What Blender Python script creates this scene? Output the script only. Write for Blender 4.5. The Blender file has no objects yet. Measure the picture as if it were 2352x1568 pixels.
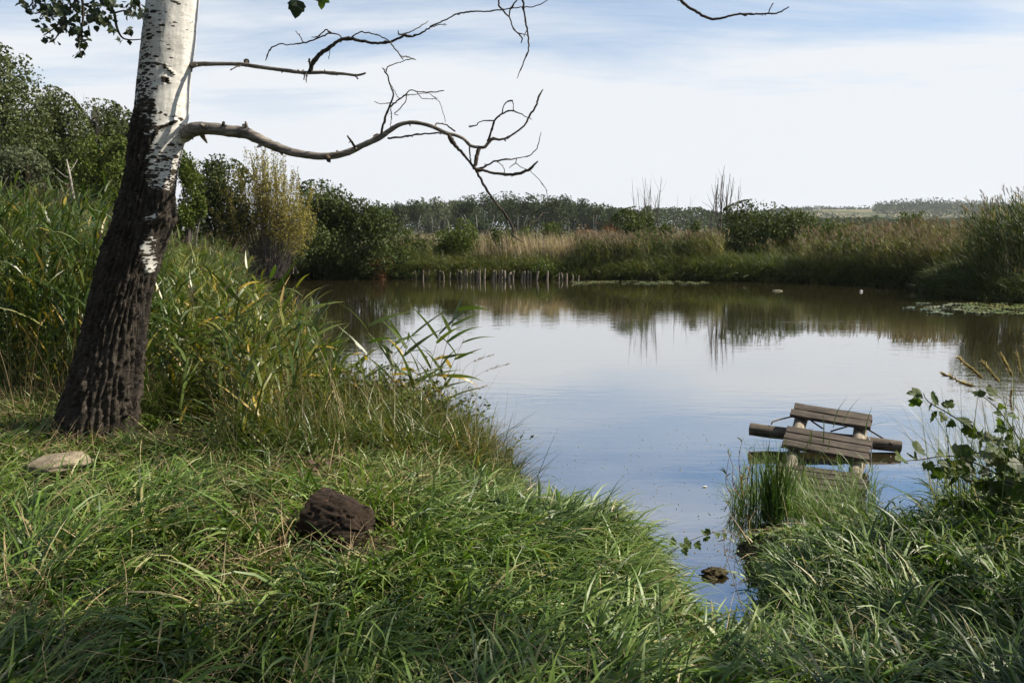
import bpy, math, random
import numpy as np
from mathutils import Vector, Matrix

# ------------------------------------------------------------------ camera, sky, sun, exposure
SC = bpy.context.scene
COL = SC.collection
R = math.radians
FPX = 2352 * 28 / 36.0                 # focal length in pixels of a 2352 px wide picture
PITCH = math.atan(259 / FPX)
CAMZ = 2.3
SUN_AZ, SUN_EL = R(84), R(43)          # clockwise from +Y (the view), up

cam = bpy.data.cameras.new('camera')
cam.lens = 28; cam.sensor_width = 36
cam.clip_start = 0.05; cam.clip_end = 6000
co = bpy.data.objects.new('camera', cam); COL.objects.link(co)
co.location = (0, 0, CAMZ)
co.rotation_euler = (math.pi / 2 - PITCH, 0, 0)
SC.camera = co

world = bpy.data.worlds.new('World'); SC.world = world
world.use_nodes = True
wn = world.node_tree; wn.nodes.clear()
def wnode(t, **k):
    n = wn.nodes.new(t)
    for a, v in k.items(): setattr(n, a, v)
    return n
def wlink(a, b): wn.links.new(a, b)
sky = wnode('ShaderNodeTexSky'); sky.sky_type = 'NISHITA'; sky.sun_disc = False
sky.sun_elevation = SUN_EL; sky.sun_rotation = SUN_AZ; sky.altitude = 150
sky.air_density = 1.0; sky.dust_density = 0.25; sky.ozone_density = 1.4
tc = wnode('ShaderNodeTexCoord')
sep = wnode('ShaderNodeSeparateXYZ'); wlink(tc.outputs['Generated'], sep.inputs[0])
def wmath(op, a, b=None, c=None, clamp=False):
    n = wnode('ShaderNodeMath', operation=op); n.use_clamp = clamp
    for i, v in enumerate((a, b, c)):
        if v is None: continue
        if isinstance(v, (int, float)): n.inputs[i].default_value = v
        else: wlink(v, n.inputs[i])
    return n.outputs[0]
zc = wmath('ADD', wmath('MAXIMUM', sep.outputs[2], 0.0), 0.10)
cu = wmath('DIVIDE', sep.outputs[0], zc)
cv = wmath('DIVIDE', sep.outputs[1], zc)
comb = wnode('ShaderNodeCombineXYZ')
wlink(wmath('ADD', wmath('MULTIPLY', cu, 0.55), wmath('MULTIPLY', cv, 0.10)), comb.inputs[0])
wlink(wmath('MULTIPLY', cv, 1.5), comb.inputs[1])
n1 = wnode('ShaderNodeTexNoise'); n1.inputs['Scale'].default_value = 0.9; n1.inputs['Detail'].default_value = 9
n1.inputs['Roughness'].default_value = 0.62; n1.inputs['Distortion'].default_value = 0.35
wlink(comb.outputs[0], n1.inputs['Vector'])
n2 = wnode('ShaderNodeTexNoise'); n2.inputs['Scale'].default_value = 0.23; n2.inputs['Detail'].default_value = 3
wlink(comb.outputs[0], n2.inputs['Vector'])
# even haze band low down, broken cloud above
low = wmath('SUBTRACT', 1.0, wmath('DIVIDE', wmath('SUBTRACT', sep.outputs[2], 0.05), 0.24), clamp=True)
cl = wmath('ADD', wmath('MULTIPLY', n1.outputs[0], 1.15), wmath('MULTIPLY', n2.outputs[0], 1.0))
cl = wmath('SUBTRACT', wmath('ADD', cl, wmath('MULTIPLY', low, 0.70)), 0.94)
cl = wmath('MULTIPLY', cl, 2.0, clamp=True)
low2 = wmath('SUBTRACT', 1.05, wmath('MULTIPLY', sep.outputs[2], 4.4), clamp=True)
cl = wmath('MAXIMUM', cl, wmath('ADD', wmath('MULTIPLY', cl, .5), low2), clamp=True)
mixc = wnode('ShaderNodeMix', data_type='RGBA')
tone = wnode('ShaderNodeMix', data_type='RGBA', blend_type='MULTIPLY'); tone.inputs['Factor'].default_value = 1.0
wlink(sky.outputs[0], tone.inputs['A']); tone.inputs['B'].default_value = (.66, .96, 1.16, 1)
wlink(cl, mixc.inputs['Factor']); wlink(tone.outputs['Result'], mixc.inputs['A'])
mixc.inputs['B'].default_value = (7.5, 7.8, 8.2, 1)
bg = wnode('ShaderNodeBackground'); bg.inputs['Strength'].default_value = 0.062
wlink(mixc.outputs['Result'], bg.inputs['Color'])
wout = wnode('ShaderNodeOutputWorld'); wlink(bg.outputs[0], wout.inputs[0])

sl = bpy.data.lights.new('sun', 'SUN'); sl.energy = 5.0; sl.angle = R(0.55); sl.color = (1.0, 0.90, 0.74)
so = bpy.data.objects.new('sun', sl); COL.objects.link(so)
SUNDIR = Vector((math.sin(SUN_AZ) * math.cos(SUN_EL), math.cos(SUN_AZ) * math.cos(SUN_EL), math.sin(SUN_EL)))
so.rotation_euler = SUNDIR.to_track_quat('Z', 'Y').to_euler()
so.location = (20, 3, 20)

vs = SC.view_settings
vs.view_transform = 'Standard'; vs.look = 'None'; vs.exposure = 0.90; vs.gamma = 1.0
vs.use_curve_mapping = False
SC.cycles.max_bounces = 6; SC.cycles.diffuse_bounces = 3; SC.cycles.glossy_bounces = 3
SC.cycles.transmission_bounces = 4; SC.cycles.transparent_max_bounces = 4
SC.cycles.caustics_reflective = False; SC.cycles.caustics_refractive = False

# ------------------------------------------------------------------ helpers
rng = np.random.default_rng(7)
random.seed(7)
CP, SP = math.cos(PITCH), math.sin(PITCH)
def ray(px, py):
    a = (px - 1176) / FPX; b = (784 - py) / FPX
    return a, CP + b * SP, -SP + b * CP
def at(px, py, Y):
    a, f, u = ray(px, py); t = Y / f
    return np.array([a * t, Y, CAMZ + u * t])
def onz(px, py, z):
    a, f, u = ray(px, py); t = (z - CAMZ) / u
    return np.array([a * t, f * t, z])
def proj_y(Y, Z):
    d = np.asarray(Z) - CAMZ
    f = Y * CP - d * SP; u = Y * SP + d * CP
    return 784 - FPX * u / f

def tag(o, label=None, cat=None, group=None, kind=None):
    if label: o['label'] = label
    if cat: o['category'] = cat
    if group: o['group'] = group
    if kind: o['kind'] = kind
    return o
def empty(name, loc=(0, 0, 0), rz=0.0, parent=None):
    o = bpy.data.objects.new(name, None); COL.objects.link(o)
    o.location = tuple(loc); o.rotation_euler = (0, 0, rz); o.empty_display_size = 0.1
    if parent: o.parent = parent
    return o
def link_mesh(name, me, parent=None, loc=None):
    o = bpy.data.objects.new(name, me); COL.objects.link(o)
    if parent is not None:
        o.parent = parent
        if loc is None:
            l = parent.matrix_basis.inverted()          # parts are given in world space
            p = parent.parent
            while p is not None:
                l = l @ p.matrix_basis.inverted(); p = p.parent
            o.matrix_basis = l
    if loc is not None: o.location = tuple(loc)
    return o

class MB:
    """collects vertices and faces (tris and quads) with point attributes, builds one mesh object"""
    def __init__(s):
        s.V = []; s.F = []; s.A = {}; s.n = 0
    def add(s, V, F, **attrs):
        V = np.asarray(V, float).reshape(-1, 3)
        s.V.append(V); s.F.append(np.asarray(F, np.int64) + s.n)
        for k in set(s.A) | set(attrs):
            lst = s.A.setdefault(k, [])
            have = sum(len(x) for x in lst)
            if have < s.n: lst.append(np.zeros(s.n - have))
            if k in attrs:
                v = attrs[k]
                lst.append(np.full(len(V), float(v)) if np.isscalar(v) else np.asarray(v, float).ravel())
        s.n += len(V)
    def mesh(s, name, mat=None, smooth=True):
        V = np.concatenate(s.V)
        idx = np.concatenate([f.ravel() for f in s.F])
        tot = np.concatenate([np.full(len(f), f.shape[1]) for f in s.F])
        me = bpy.data.meshes.new(name)
        me.vertices.add(len(V)); me.vertices.foreach_set('co', V.ravel().astype(np.float32))
        me.loops.add(len(idx)); me.loops.foreach_set('vertex_index', idx.astype(np.int32))
        st = np.concatenate([[0], np.cumsum(tot)[:-1]])
        me.polygons.add(len(tot))
        me.polygons.foreach_set('loop_start', st.astype(np.int32))
        me.polygons.foreach_set('loop_total', tot.astype(np.int32))
        me.polygons.foreach_set('use_smooth', np.full(len(tot), bool(smooth)))
        for k, lst in s.A.items():
            a = np.concatenate(lst)
            if len(a) < len(V): a = np.concatenate([a, np.zeros(len(V) - len(a))])
            at_ = me.attributes.new(k, 'FLOAT', 'POINT')
            at_.data.foreach_set('value', a.astype(np.float32))
        me.update(calc_edges=True)
        if mat: me.materials.append(mat)
        return me
    def build(s, name, mat=None, parent=None, smooth=True):
        return link_mesh(name, s.mesh(name, mat, smooth), parent)

# value noise -------------------------------------------------------
def _h(i, j, k):
    n = (i * 374761393 + j * 668265263 + k * 1274126177) & 0xffffffff
    n = ((n ^ (n >> 13)) * 1274126177) & 0xffffffff
    n = n ^ (n >> 16)
    return (n & 0xffff) / 65535.0
def vn(x, y, z=0.0, seed=0):
    x, y, z = np.broadcast_arrays(np.asarray(x, float), np.asarray(y, float), np.asarray(z, float))
    xi = np.floor(x).astype(np.int64); yi = np.floor(y).astype(np.int64); zi = np.floor(z).astype(np.int64)
    fx, fy, fz = x - xi, y - yi, z - zi
    fx = fx * fx * (3 - 2 * fx); fy = fy * fy * (3 - 2 * fy); fz = fz * fz * (3 - 2 * fz)
    zi = zi + seed * 101
    r = 0
    for a in (0, 1):
        for b in (0, 1):
            for c in (0, 1):
                w = (fx if a else 1 - fx) * (fy if b else 1 - fy) * (fz if c else 1 - fz)
                r = r + w * _h(xi + a, yi + b, zi + c)
    return r
def fbm(x, y, z=0.0, seed=0, o=4):
    r = 0; a = .5; t = 0
    for i in range(o):
        r = r + a * vn(np.asarray(x) * 2 ** i, np.asarray(y) * 2 ** i, np.asarray(z) * 2 ** i, seed + i); t += a; a *= .5
    return r / t
def sstep(a, b, x):
    t = np.clip((np.asarray(x, float) - a) / (b - a), 0, 1); return t * t * (3 - 2 * t)

# ribbons -----------------------------------------------------------
def ribbon_paths(mb, P, W, side, tint, fold=0.0):
    """P (N,K,3) centre lines, W (N,K) full widths, side (N,3) or (N,K,3)"""
    N, K, _ = P.shape
    if side.ndim == 2: side = np.repeat(side[:, None, :], K, 1)
    a = P - side * W[..., None] * .5; b = P + side * W[..., None] * .5
    V = np.stack([a, b], 2).reshape(-1, 3)
    base = (np.arange(N) * K * 2)[:, None] + (np.arange(K - 1) * 2)[None, :]
    F = np.stack([base, base + 1, base + 3, base + 2], -1).reshape(-1, 4)
    t = np.repeat(np.asarray(tint, float), K * 2)
    al = np.tile(np.repeat(np.linspace(0, 1, K), 2), N)
    mb.add(V, F, tint=t, along=al)
def blades(mb, P0, az, L, W, th0, bend, segs, tint, curl=0.0, wmin=0.06, wid='grass', thmax=2.5, twist=0.5):
    N = len(P0); K = segs + 1
    t = (np.arange(segs) + .5) / segs
    th = np.minimum(th0[:, None] + bend[:, None] * t[None, :] ** 1.3, thmax)
    azk = az[:, None] + (np.asarray(curl) * np.ones(N))[:, None] * t[None, :]
    st = (L / segs)[:, None]
    d = np.stack([np.sin(th) * np.sin(azk) * st, np.sin(th) * np.cos(azk) * st, np.cos(th) * st], -1)
    P = np.concatenate([P0[:, None, :], P0[:, None, :] + np.cumsum(d, 1)], 1)
    tk = np.linspace(0, 1, K)
    if wid == 'grass': prof = (1 - tk ** 2.2) * (0.75 + 0.5 * tk * (1 - tk)) + wmin
    elif wid == 'leaf': prof = np.clip(np.sin(np.pi * (0.04 + 0.96 * tk) ** 0.5), 0, 1) * (1 - .3 * tk) + wmin * .6
    else: prof = (1 - 0.75 * tk)
    rl = rng.normal(0, twist, N)
    hx, hy = np.cos(az), -np.sin(az)
    side = np.stack([hx * np.cos(rl), hy * np.cos(rl), np.sin(rl)], -1)
    ribbon_paths(mb, P, W[:, None] * prof[None, :], side, tint)
    return P

# tubes -------------------------------------------------------------
def smooth_path(pts, rad, n):
    pts = np.asarray(pts, float); rad = np.asarray(rad, float)
    d = np.concatenate([[0], np.cumsum(np.linalg.norm(np.diff(pts, axis=0), axis=1))])
    q = np.linspace(0, d[-1], n)
    # Catmull-Rom
    P = np.vstack([2 * pts[0] - pts[1], pts, 2 * pts[-1] - pts[-2]])
    i = np.clip(np.searchsorted(d, q, side='right') - 1, 0, len(pts) - 2)
    t = ((q - d[i]) / np.maximum(d[i + 1] - d[i], 1e-9))[:, None]
    p0, p1, p2, p3 = P[i], P[i + 1], P[i + 2], P[i + 3]
    r = .5 * ((2 * p1) + (-p0 + p2) * t + (2 * p0 - 5 * p1 + 4 * p2 - p3) * t ** 2 + (-p0 + 3 * p1 - 3 * p2 + p3) * t ** 3)
    return r, np.interp(q, d, rad)
def tube(mb, pts, rad, k=8, rough=0.0, seed=0, fq=18.0, cap=True, **attrs):
    pts = np.asarray(pts, float); n = len(pts); rad = np.asarray(rad, float) * np.ones(n)
    tan = np.gradient(pts, axis=0); tan /= np.linalg.norm(tan, axis=1)[:, None] + 1e-12
    u = np.cross(tan[0], [0, 0, 1.0])
    if np.linalg.norm(u) < .2: u = np.cross(tan[0], [0, 1.0, 0])
    U = []
    for i in range(n):
        u = u - tan[i] * np.dot(u, tan[i]); u /= np.linalg.norm(u) + 1e-12; U.append(u)
    U = np.array(U); Wv = np.cross(tan, U)
    th = np.arange(k) / k * 2 * np.pi
    rr = np.repeat(rad[:, None], k, 1)
    off = U[:, None, :] * np.cos(th)[None, :, None] + Wv[:, None, :] * np.sin(th)[None, :, None]
    if rough:
        q = pts[:, None, :] + off * rr[..., None]
        rr = rr * (1 + rough * (fbm(q[..., 0] * fq, q[..., 1] * fq, q[..., 2] * fq, seed, 3) - .5) * 2)
    V = pts[:, None, :] + off * rr[..., None]
    V = V.reshape(-1, 3)
    i = np.arange(n - 1)[:, None] * k; j = np.arange(k)[None, :]; j2 = (j + 1) % k
    F = np.stack([i + j, i + j2, i + k + j2, i + k + j], -1).reshape(-1, 4)
    al = np.repeat(np.linspace(0, 1, n), k)
    base = mb.n
    mb.add(V, F, along=al, **attrs)
    if cap:
        for e, r0 in ((0, 0), (n - 1, (n - 1) * k)):
            c = pts[e]; idx = np.arange(k)
            Vc = np.vstack([V[r0:r0 + k], c + (tan[e] if e else -tan[e]) * rad[e] * .15])
            Fc = np.stack([idx, (idx + 1) % k, np.full(k, k)], -1)
            if e == 0: Fc = Fc[:, ::-1]
            mb.add(Vc, Fc, along=float(e > 0), **{q: (v if np.isscalar(v) else 0.0) for q, v in attrs.items()})

# leaf clouds ---------------------------------------------------------
def leafcloud(mb, C, size, tint, up=0.35, aspect=0.62, fold=0.18):
    N = len(C)
    a = rng.normal(size=(N, 3)); a[:, 2] -= .25; a /= np.linalg.norm(a, axis=1)[:, None]
    nrm = rng.normal(size=(N, 3)); nrm[:, 2] += up * 3
    b = np.cross(nrm, a); b /= np.linalg.norm(b, axis=1)[:, None] + 1e-9
    nn = np.cross(a, b)
    s = (np.asarray(size) * np.ones(N))[:, None]
    V = np.stack([C - a * s * .5, C - a * s * .04 + b * s * aspect * .5 + nn * s * fold * .5, C + a * s * .5,
                  C - a * s * .04 - b * s * aspect * .5 + nn * s * fold * .5], 1).reshape(-1, 3)
    i = np.arange(N)[:, None] * 4
    F = np.concatenate([i, i + 1, i + 2, i + 3], 1)
    mb.add(V, F, tint=np.repeat(np.asarray(tint) * np.ones(N), 4), along=np.tile([0, .5, 1, .5], N))

# ------------------------------------------------------------------ materials
def mat_new(name):
    m = bpy.data.materials.new(name); m.use_nodes = True
    nt = m.node_tree; nt.nodes.clear()
    return m, nt
class NT:
    def __init__(s, nt): s.nt = nt
    def n(s, t, **k):
        x = s.nt.nodes.new(t)
        for a, v in k.items(): setattr(x, a, v)
        return x
    def l(s, a, b): s.nt.links.new(a, b)
    def val(s, sock, v):
        if isinstance(v, (int, float)): sock.default_value = v
        elif isinstance(v, (tuple, list)): sock.default_value = tuple(v) if len(v) != 3 else (*v, 1)
        else: s.l(v, sock)
    def math(s, op, a, b=None, clamp=False):
        x = s.n('ShaderNodeMath', operation=op); x.use_clamp = clamp
        s.val(x.inputs[0], a)
        if b is not None: s.val(x.inputs[1], b)
        return x.outputs[0]
    def attr(s, name): return s.n('ShaderNodeAttribute', attribute_name=name).outputs['Fac']
    def mix(s, f, a, b, mode='MIX'):
        x = s.n('ShaderNodeMix', data_type='RGBA', blend_type=mode)
        s.val(x.inputs['Factor'], f); s.val(x.inputs['A'], a); s.val(x.inputs['B'], b)
        return x.outputs['Result']
    def noise(s, vec, scale, detail=4, rough=.55, dist=0.0):
        x = s.n('ShaderNodeTexNoise'); x.inputs['Scale'].default_value = scale; x.inputs['Detail'].default_value = detail
        x.inputs['Roughness'].default_value = rough; x.inputs['Distortion'].default_value = dist
        if vec is not None: s.l(vec, x.inputs['Vector'])
        return x.outputs[0]
    def ramp(s, f, stops, interp='LINEAR'):
        x = s.n('ShaderNodeValToRGB'); cr = x.color_ramp; cr.interpolation = interp
        while len(cr.elements) < len(stops): cr.elements.new(.5)
        for e, (p, c) in zip(cr.elements, stops):
            e.position = p; e.color = (*c, 1) if len(c) == 3 else c
        s.l(f, x.inputs[0]); return x.outputs[0]
    def mapv(s, vec, scale=(1, 1, 1), loc=(0, 0, 0)):
        x = s.n('ShaderNodeMapping'); x.inputs['Scale'].default_value = scale; x.inputs['Location'].default_value = loc
        s.l(vec, x.inputs['Vector']); return x.outputs[0]
    def pos(s): return s.n('ShaderNodeNewGeometry').outputs['Position']
    def obj(s): return s.n('ShaderNodeTexCoord').outputs['Object']
    def bump(s, h, strength, dist=0.01):
        x = s.n('ShaderNodeBump'); x.inputs['Strength'].default_value = strength; x.inputs['Distance'].default_value = dist
        s.l(h, x.inputs['Height']); return x.outputs[0]
    def bsdf(s, col, rough=.6, spec=.4, normal=None, ior=None):
        p = s.n('ShaderNodeBsdfPrincipled')
        s.val(p.inputs['Base Color'], col); s.val(p.inputs['Roughness'], rough)
        p.inputs['Specular IOR Level'].default_value = spec
        if ior: p.inputs['IOR'].default_value = ior
        if normal is not None: s.l(normal, p.inputs['Normal'])
        return p.outputs[0]
    def out(s, sh):
        o = s.n('ShaderNodeOutputMaterial'); s.l(sh, o.inputs['Surface'])

def leaf_mat(name, stops, rough=.45, spec=.45, transl=.3, under=None, tip=None, var=.25):
    """colour by the blade's own tint, with its tip drying out"""
    m, nt = mat_new(name); g = NT(nt)
    c = g.ramp(g.attr('tint'), stops)
    if tip:
        c = g.mix(g.math('MULTIPLY', g.math('POWER', g.attr('along'), tip[1]), tip[2]), c, tip[0])
    nz = g.noise(g.pos(), 3.0, 2)
    c = g.mix(var, c, g.ramp(nz, [(.3, (.45, .45, .45)), (.7, (1.5, 1.5, 1.4))]), 'MULTIPLY')
    if under:
        geo = g.n('ShaderNodeNewGeometry')
        c = g.mix(geo.outputs['Backfacing'], c, under)
    p = g.bsdf(c, rough, spec)
    tr = g.n('ShaderNodeBsdfTranslucent')
    g.l(g.mix(1.0, c, (1.15, 1.2, .6), 'MULTIPLY'), tr.inputs['Color'])
    ms = g.n('ShaderNodeMixShader'); ms.inputs[0].default_value = transl
    g.l(p, ms.inputs[1]); g.l(tr.outputs[0], ms.inputs[2])
    g.out(ms.outputs[0]); return m

M = {}
M['grass'] = leaf_mat('grass_green', [(0, (.014, .038, .004)), (.3, (.047, .104, .012)), (.55, (.108, .198, .022)), (.78, (.205, .29, .072)), (.9, (.23, .26, .09)), (1, (.36, .29, .14))],
                      rough=.50, spec=.55, transl=.28, tip=((.19, .165, .065), 4.0, .35), var=.1)
M['straw'] = leaf_mat('straw_dry', [(0, (.13, .092, .046)), (.5, (.26, .195, .105)), (1, (.42, .33, .20))], rough=.55, spec=.3, transl=.2)
M['reed'] = leaf_mat('reed_green', [(0, (.024, .050, .010)), (.4, (.050, .090, .016)), (.7, (.098, .138, .025)), (.86, (.22, .21, .04)), (.94, (.38, .26, .035)), (1, (.36, .26, .13))],
                     rough=.4, spec=.5, transl=.34, tip=((.23, .18, .05), 5.0, .45))
M['reedfar'] = leaf_mat('reed_far', [(0, (.030, .050, .012)), (.4, (.074, .098, .024)), (.75, (.155, .152, .052)), (1, (.30, .235, .12))],
                        rough=.55, spec=.2, transl=.3)
M['plume'] = leaf_mat('reed_plume', [(0, (.085, .060, .048)), (.6, (.14, .105, .085)), (1, (.26, .21, .165))], rough=.8, spec=.1, transl=.3)
M['seedhead'] = leaf_mat('seed_head', [(0, (.24, .19, .135)), (1, (.46, .38, .29))], rough=.8, spec=.1, transl=.3)
def bush_mat(name, a, b, c, transl=.25, rough=.6, spec=.2):
    return leaf_mat(name, [(0, a), (.55, b), (1, c)], rough=rough, spec=spec, transl=transl, var=.5)
M['bush_dark'] = bush_mat('leaf_dark', (.030, .047, .012), (.056, .078, .020), (.10, .12, .034))
M['bush_mid'] = bush_mat('leaf_mid', (.036, .056, .014), (.070, .096, .022), (.12, .14, .034))
M['bush_grey'] = bush_mat('leaf_grey', (.052, .068, .036), (.10, .118, .068), (.155, .17, .11))
M['bush_yellow'] = bush_mat('leaf_yellow', (.10, .10, .024), (.23, .20, .05), (.36, .30, .08), transl=.35)
M['bush_fresh'] = bush_mat('leaf_fresh', (.045, .070, .012), (.080, .112, .018), (.13, .155, .028))
M['bush_poplar'] = bush_mat('leaf_poplar', (.036, .052, .016), (.074, .094, .030), (.18, .19, .12))
M['bush_red'] = bush_mat('leaf_autumn', (.06, .035, .014), (.14, .055, .02), (.26, .14, .03))
M['tree_far'] = bush_mat('leaf_far', (.022, .038, .014), (.042, .062, .022), (.080, .10, .042), rough=.7, spec=.2)

def wood_mat(name, dark, light, scale=(4, 4, 60), lichen=None, rough=.85, bump=.5, obj=True):
    m, nt = mat_new(name); g = NT(nt)
    v = g.obj() if obj else g.pos()
    f = g.noise(g.mapv(v, scale), 1.0, 6, .65, .4)
    c = g.ramp(f, [(.28, dark), (.72, light)])
    b = g.noise(v, 9.0, 3)
    c = g.mix(.55, c, g.ramp(b, [(.3, (.45, .45, .45)), (.7, (1.35, 1.3, 1.25))]), 'MULTIPLY')
    if lichen:
        k = g.ramp(g.noise(v, 26.0, 4, .6), [(lichen[1], (0, 0, 0)), (lichen[1] + .07, (1, 1, 1))])
        c = g.mix(k, c, lichen[0])
    g.out(g.bsdf(c, rough, .25, g.bump(f, bump, .01))); return m
M['limb'] = wood_mat('dead_limb_grey', (.028, .022, .018), (.34, .31, .28), (5, 46, 46), ((.16, .10, .025), .66), .85, .9)
M['twig'] = wood_mat('twig_dark', (.020, .016, .012), (.085, .070, .055), (22, 22, 22), ((.15, .095, .02), .62))
M['plank'] = wood_mat('plank_weathered', (.014, .011, .008), (.105, .086, .068), (3.0, 48, 48), ((.24, .23, .21), .71))
M['logdark'] = wood_mat('log_dark', (.040, .031, .024), (.17, .145, .115), (5, 50, 50))
M['postpale'] = wood_mat('post_pale', (.07, .06, .045), (.31, .275, .215), (5, 40, 40), ((.12, .13, .05), .66))
M['stake'] = wood_mat('stake_grey', (.07, .058, .043), (.27, .235, .19), (30, 30, 5))
M['stump'] = wood_mat('stump_rotten', (.004, .003, .002), (.050, .033, .022), (26, 80, 80), ((.075, .038, .024), .64), .9, 1.0)
M['palebark'] = wood_mat('pale_bark', (.14, .125, .105), (.46, .44, .41), (8, 8, 14))
M['deadtwig'] = wood_mat('dead_stem', (.06, .05, .042), (.17, .15, .13), (20, 20, 6))
M['stem_green'] = wood_mat('stem_green', (.05, .065, .02), (.15, .14, .05), (20, 20, 6), None, .6, .1)
M['stem_straw'] = wood_mat('stem_straw', (.16, .12, .05), (.34, .27, .14), (20, 20, 6), None, .6, .1)
M['stem_pink'] = wood_mat('stem_pink', (.22, .05, .05), (.36, .12, .10), (20, 20, 6), None, .6, .1)
def limb_bark():
    m = M['limb']; nt = m.node_tree; g = NT(nt)
    pb = [n for n in nt.nodes if n.type == 'BSDF_PRINCIPLED'][0]
    old = pb.inputs['Base Color'].links[0].from_socket
    nz = g.noise(g.pos(), 28, 4)
    k = g.math('ADD', g.math('SUBTRACT', .085, g.attr('along')), g.math('MULTIPLY', g.math('SUBTRACT', nz, .5), .06))
    k = g.math('MULTIPLY', k, 60.0, True)
    wh = g.ramp(g.noise(g.mapv(g.pos(), (30, 40, 60)), 1.0, 3), [(.38, (.035, .03, .022)), (.46, (.52, .51, .48))])
    g.l(g.mix(k, old, wh), pb.inputs['Base Color'])
limb_bark()
def rust():
    m, nt = mat_new('iron_rusty'); g = NT(nt)
    c = g.ramp(g.noise(g.obj(), 30, 4), [(.3, (.018, .014, .012)), (.7, (.075, .045, .03))])
    g.out(g.bsdf(c, .7, .4)); return m
M['iron'] = rust()
def stone():
    m, nt = mat_new('stone_pale'); g = NT(nt)
    f = g.noise(g.obj(), 22, 8, .7); k = g.noise(g.obj(), 5, 3)
    c = g.ramp(f, [(.3, (.13, .105, .075)), (.55, (.30, .255, .19)), (.75, (.42, .37, .29))])
    c = g.mix(.5, c, g.ramp(k, [(.35, (.55, .55, .5)), (.7, (1.2, 1.15, 1.05))]), 'MULTIPLY')
    g.out(g.bsdf(c, .9, .2, g.bump(f, .9, .02))); return m
M['stone'] = stone()
def earth():
    m, nt = mat_new('earth_soil'); g = NT(nt)
    p = g.pos()
    f = g.noise(p, 7, 8, .65); k = g.noise(p, .9, 4)
    c = g.ramp(f, [(.3, (.020, .015, .009)), (.55, (.045, .034, .018)), (.75, (.085, .065, .035))])
    c = g.mix(g.ramp(k, [(.45, (0, 0, 0)), (.62, (1, 1, 1))]), c, (.035, .042, .015))
    far = g.n('ShaderNodeSeparateXYZ'); g.l(p, far.inputs[0])
    ff = g.math('MULTIPLY', g.math('SUBTRACT', far.outputs[1], 40.0), .02, True)
    c = g.mix(ff, c, g.ramp(g.noise(p, .05, 5), [(.35, (.05, .058, .022)), (.65, (.13, .115, .055))]))
    g.out(g.bsdf(c, .95, .15, g.bump(f, .7, .03))); return m
M['earth'] = earth()
def hillmat():
    m, nt = mat_new('hill_meadow'); g = NT(nt)
    p = g.pos()
    c = g.ramp(g.noise(g.mapv(p, (1, 1, 3)), .018, 6, .6), [(.36, (.055, .066, .03)), (.5, (.15, .135, .07)), (.66, (.24, .205, .12))])
    g.out(g.bsdf(c, .95, .1)); return m
M['hill'] = hillmat()
def watermat():
    m, nt = mat_new('pond_water'); g = NT(nt)
    p = g.pos()
    a = g.noise(g.mapv(p, (1.4, 4.2, 1)), 1.0, 3, .5, .3)
    b = g.noise(g.mapv(p, (6, 15, 1)), 1.0, 2, .5)
    calm = g.ramp(g.noise(g.mapv(p, (.10, .22, 1), (4, 1, 0)), 1.0, 2), [(.36, (.10, .10, .10)), (.62, (1, 1, 1))])
    hgt = g.math('MULTIPLY', g.math('ADD', a, g.math('MULTIPLY', b, .22)), calm)
    murk = g.noise(g.mapv(p, (.5, .5, 1)), .6, 3)
    c = g.ramp(murk, [(.3, (.030, .025, .011)), (.7, (.044, .036, .017))])
    bp = g.bump(hgt, .075, .05)
    gl = g.n('ShaderNodeBsdfGlossy'); gl.inputs['Roughness'].default_value = .015; gl.inputs['Color'].default_value = (.93, .93, .93, 1); g.l(bp, gl.inputs['Normal'])
    ms = g.n('ShaderNodeMixShader'); ms.inputs[0].default_value = .58
    g.l(g.bsdf(c, .02, .5, bp, 1.40), ms.inputs[1]); g.l(gl.outputs[0], ms.inputs[2])
    g.out(ms.outputs[0]); return m
M['water'] = watermat()
def lily():
    m, nt = mat_new('lily_leaf'); g = NT(nt)
    inf = g.n('ShaderNodeObjectInfo')
    c = g.ramp(inf.outputs['Random'], [(0, (.07, .10, .03)), (.6, (.12, .14, .05)), (1, (.20, .17, .06))])
    g.out(g.bsdf(c, .3, .6)); return m
M['lily'] = lily()
def plain(name, c, rough=.7, spec=.3):
    m, nt = mat_new(name); g = NT(nt)
    f = g.noise(g.obj(), 40, 4)
    g.out(g.bsdf(g.mix(.4, c, g.ramp(f, [(.3, (.6, .6, .6)), (.7, (1.3, 1.3, 1.3))]), 'MULTIPLY'), rough, spec)); return m
M['white'] = plain('feather_white', (.75, .73, .68))
M['mat_float'] = plain('floating_weed', (.16, .15, .09))
M['clod'] = plain('mud_clod', (.045, .036, .016), .9)
M['bubble'] = plain('foam_bubble', (.24, .23, .19), .4)
M['deadleaf'] = plain('dead_leaf', (.065, .036, .024), .6)
M['rope'] = plain('rope_pale', (.35, .36, .36))

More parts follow.
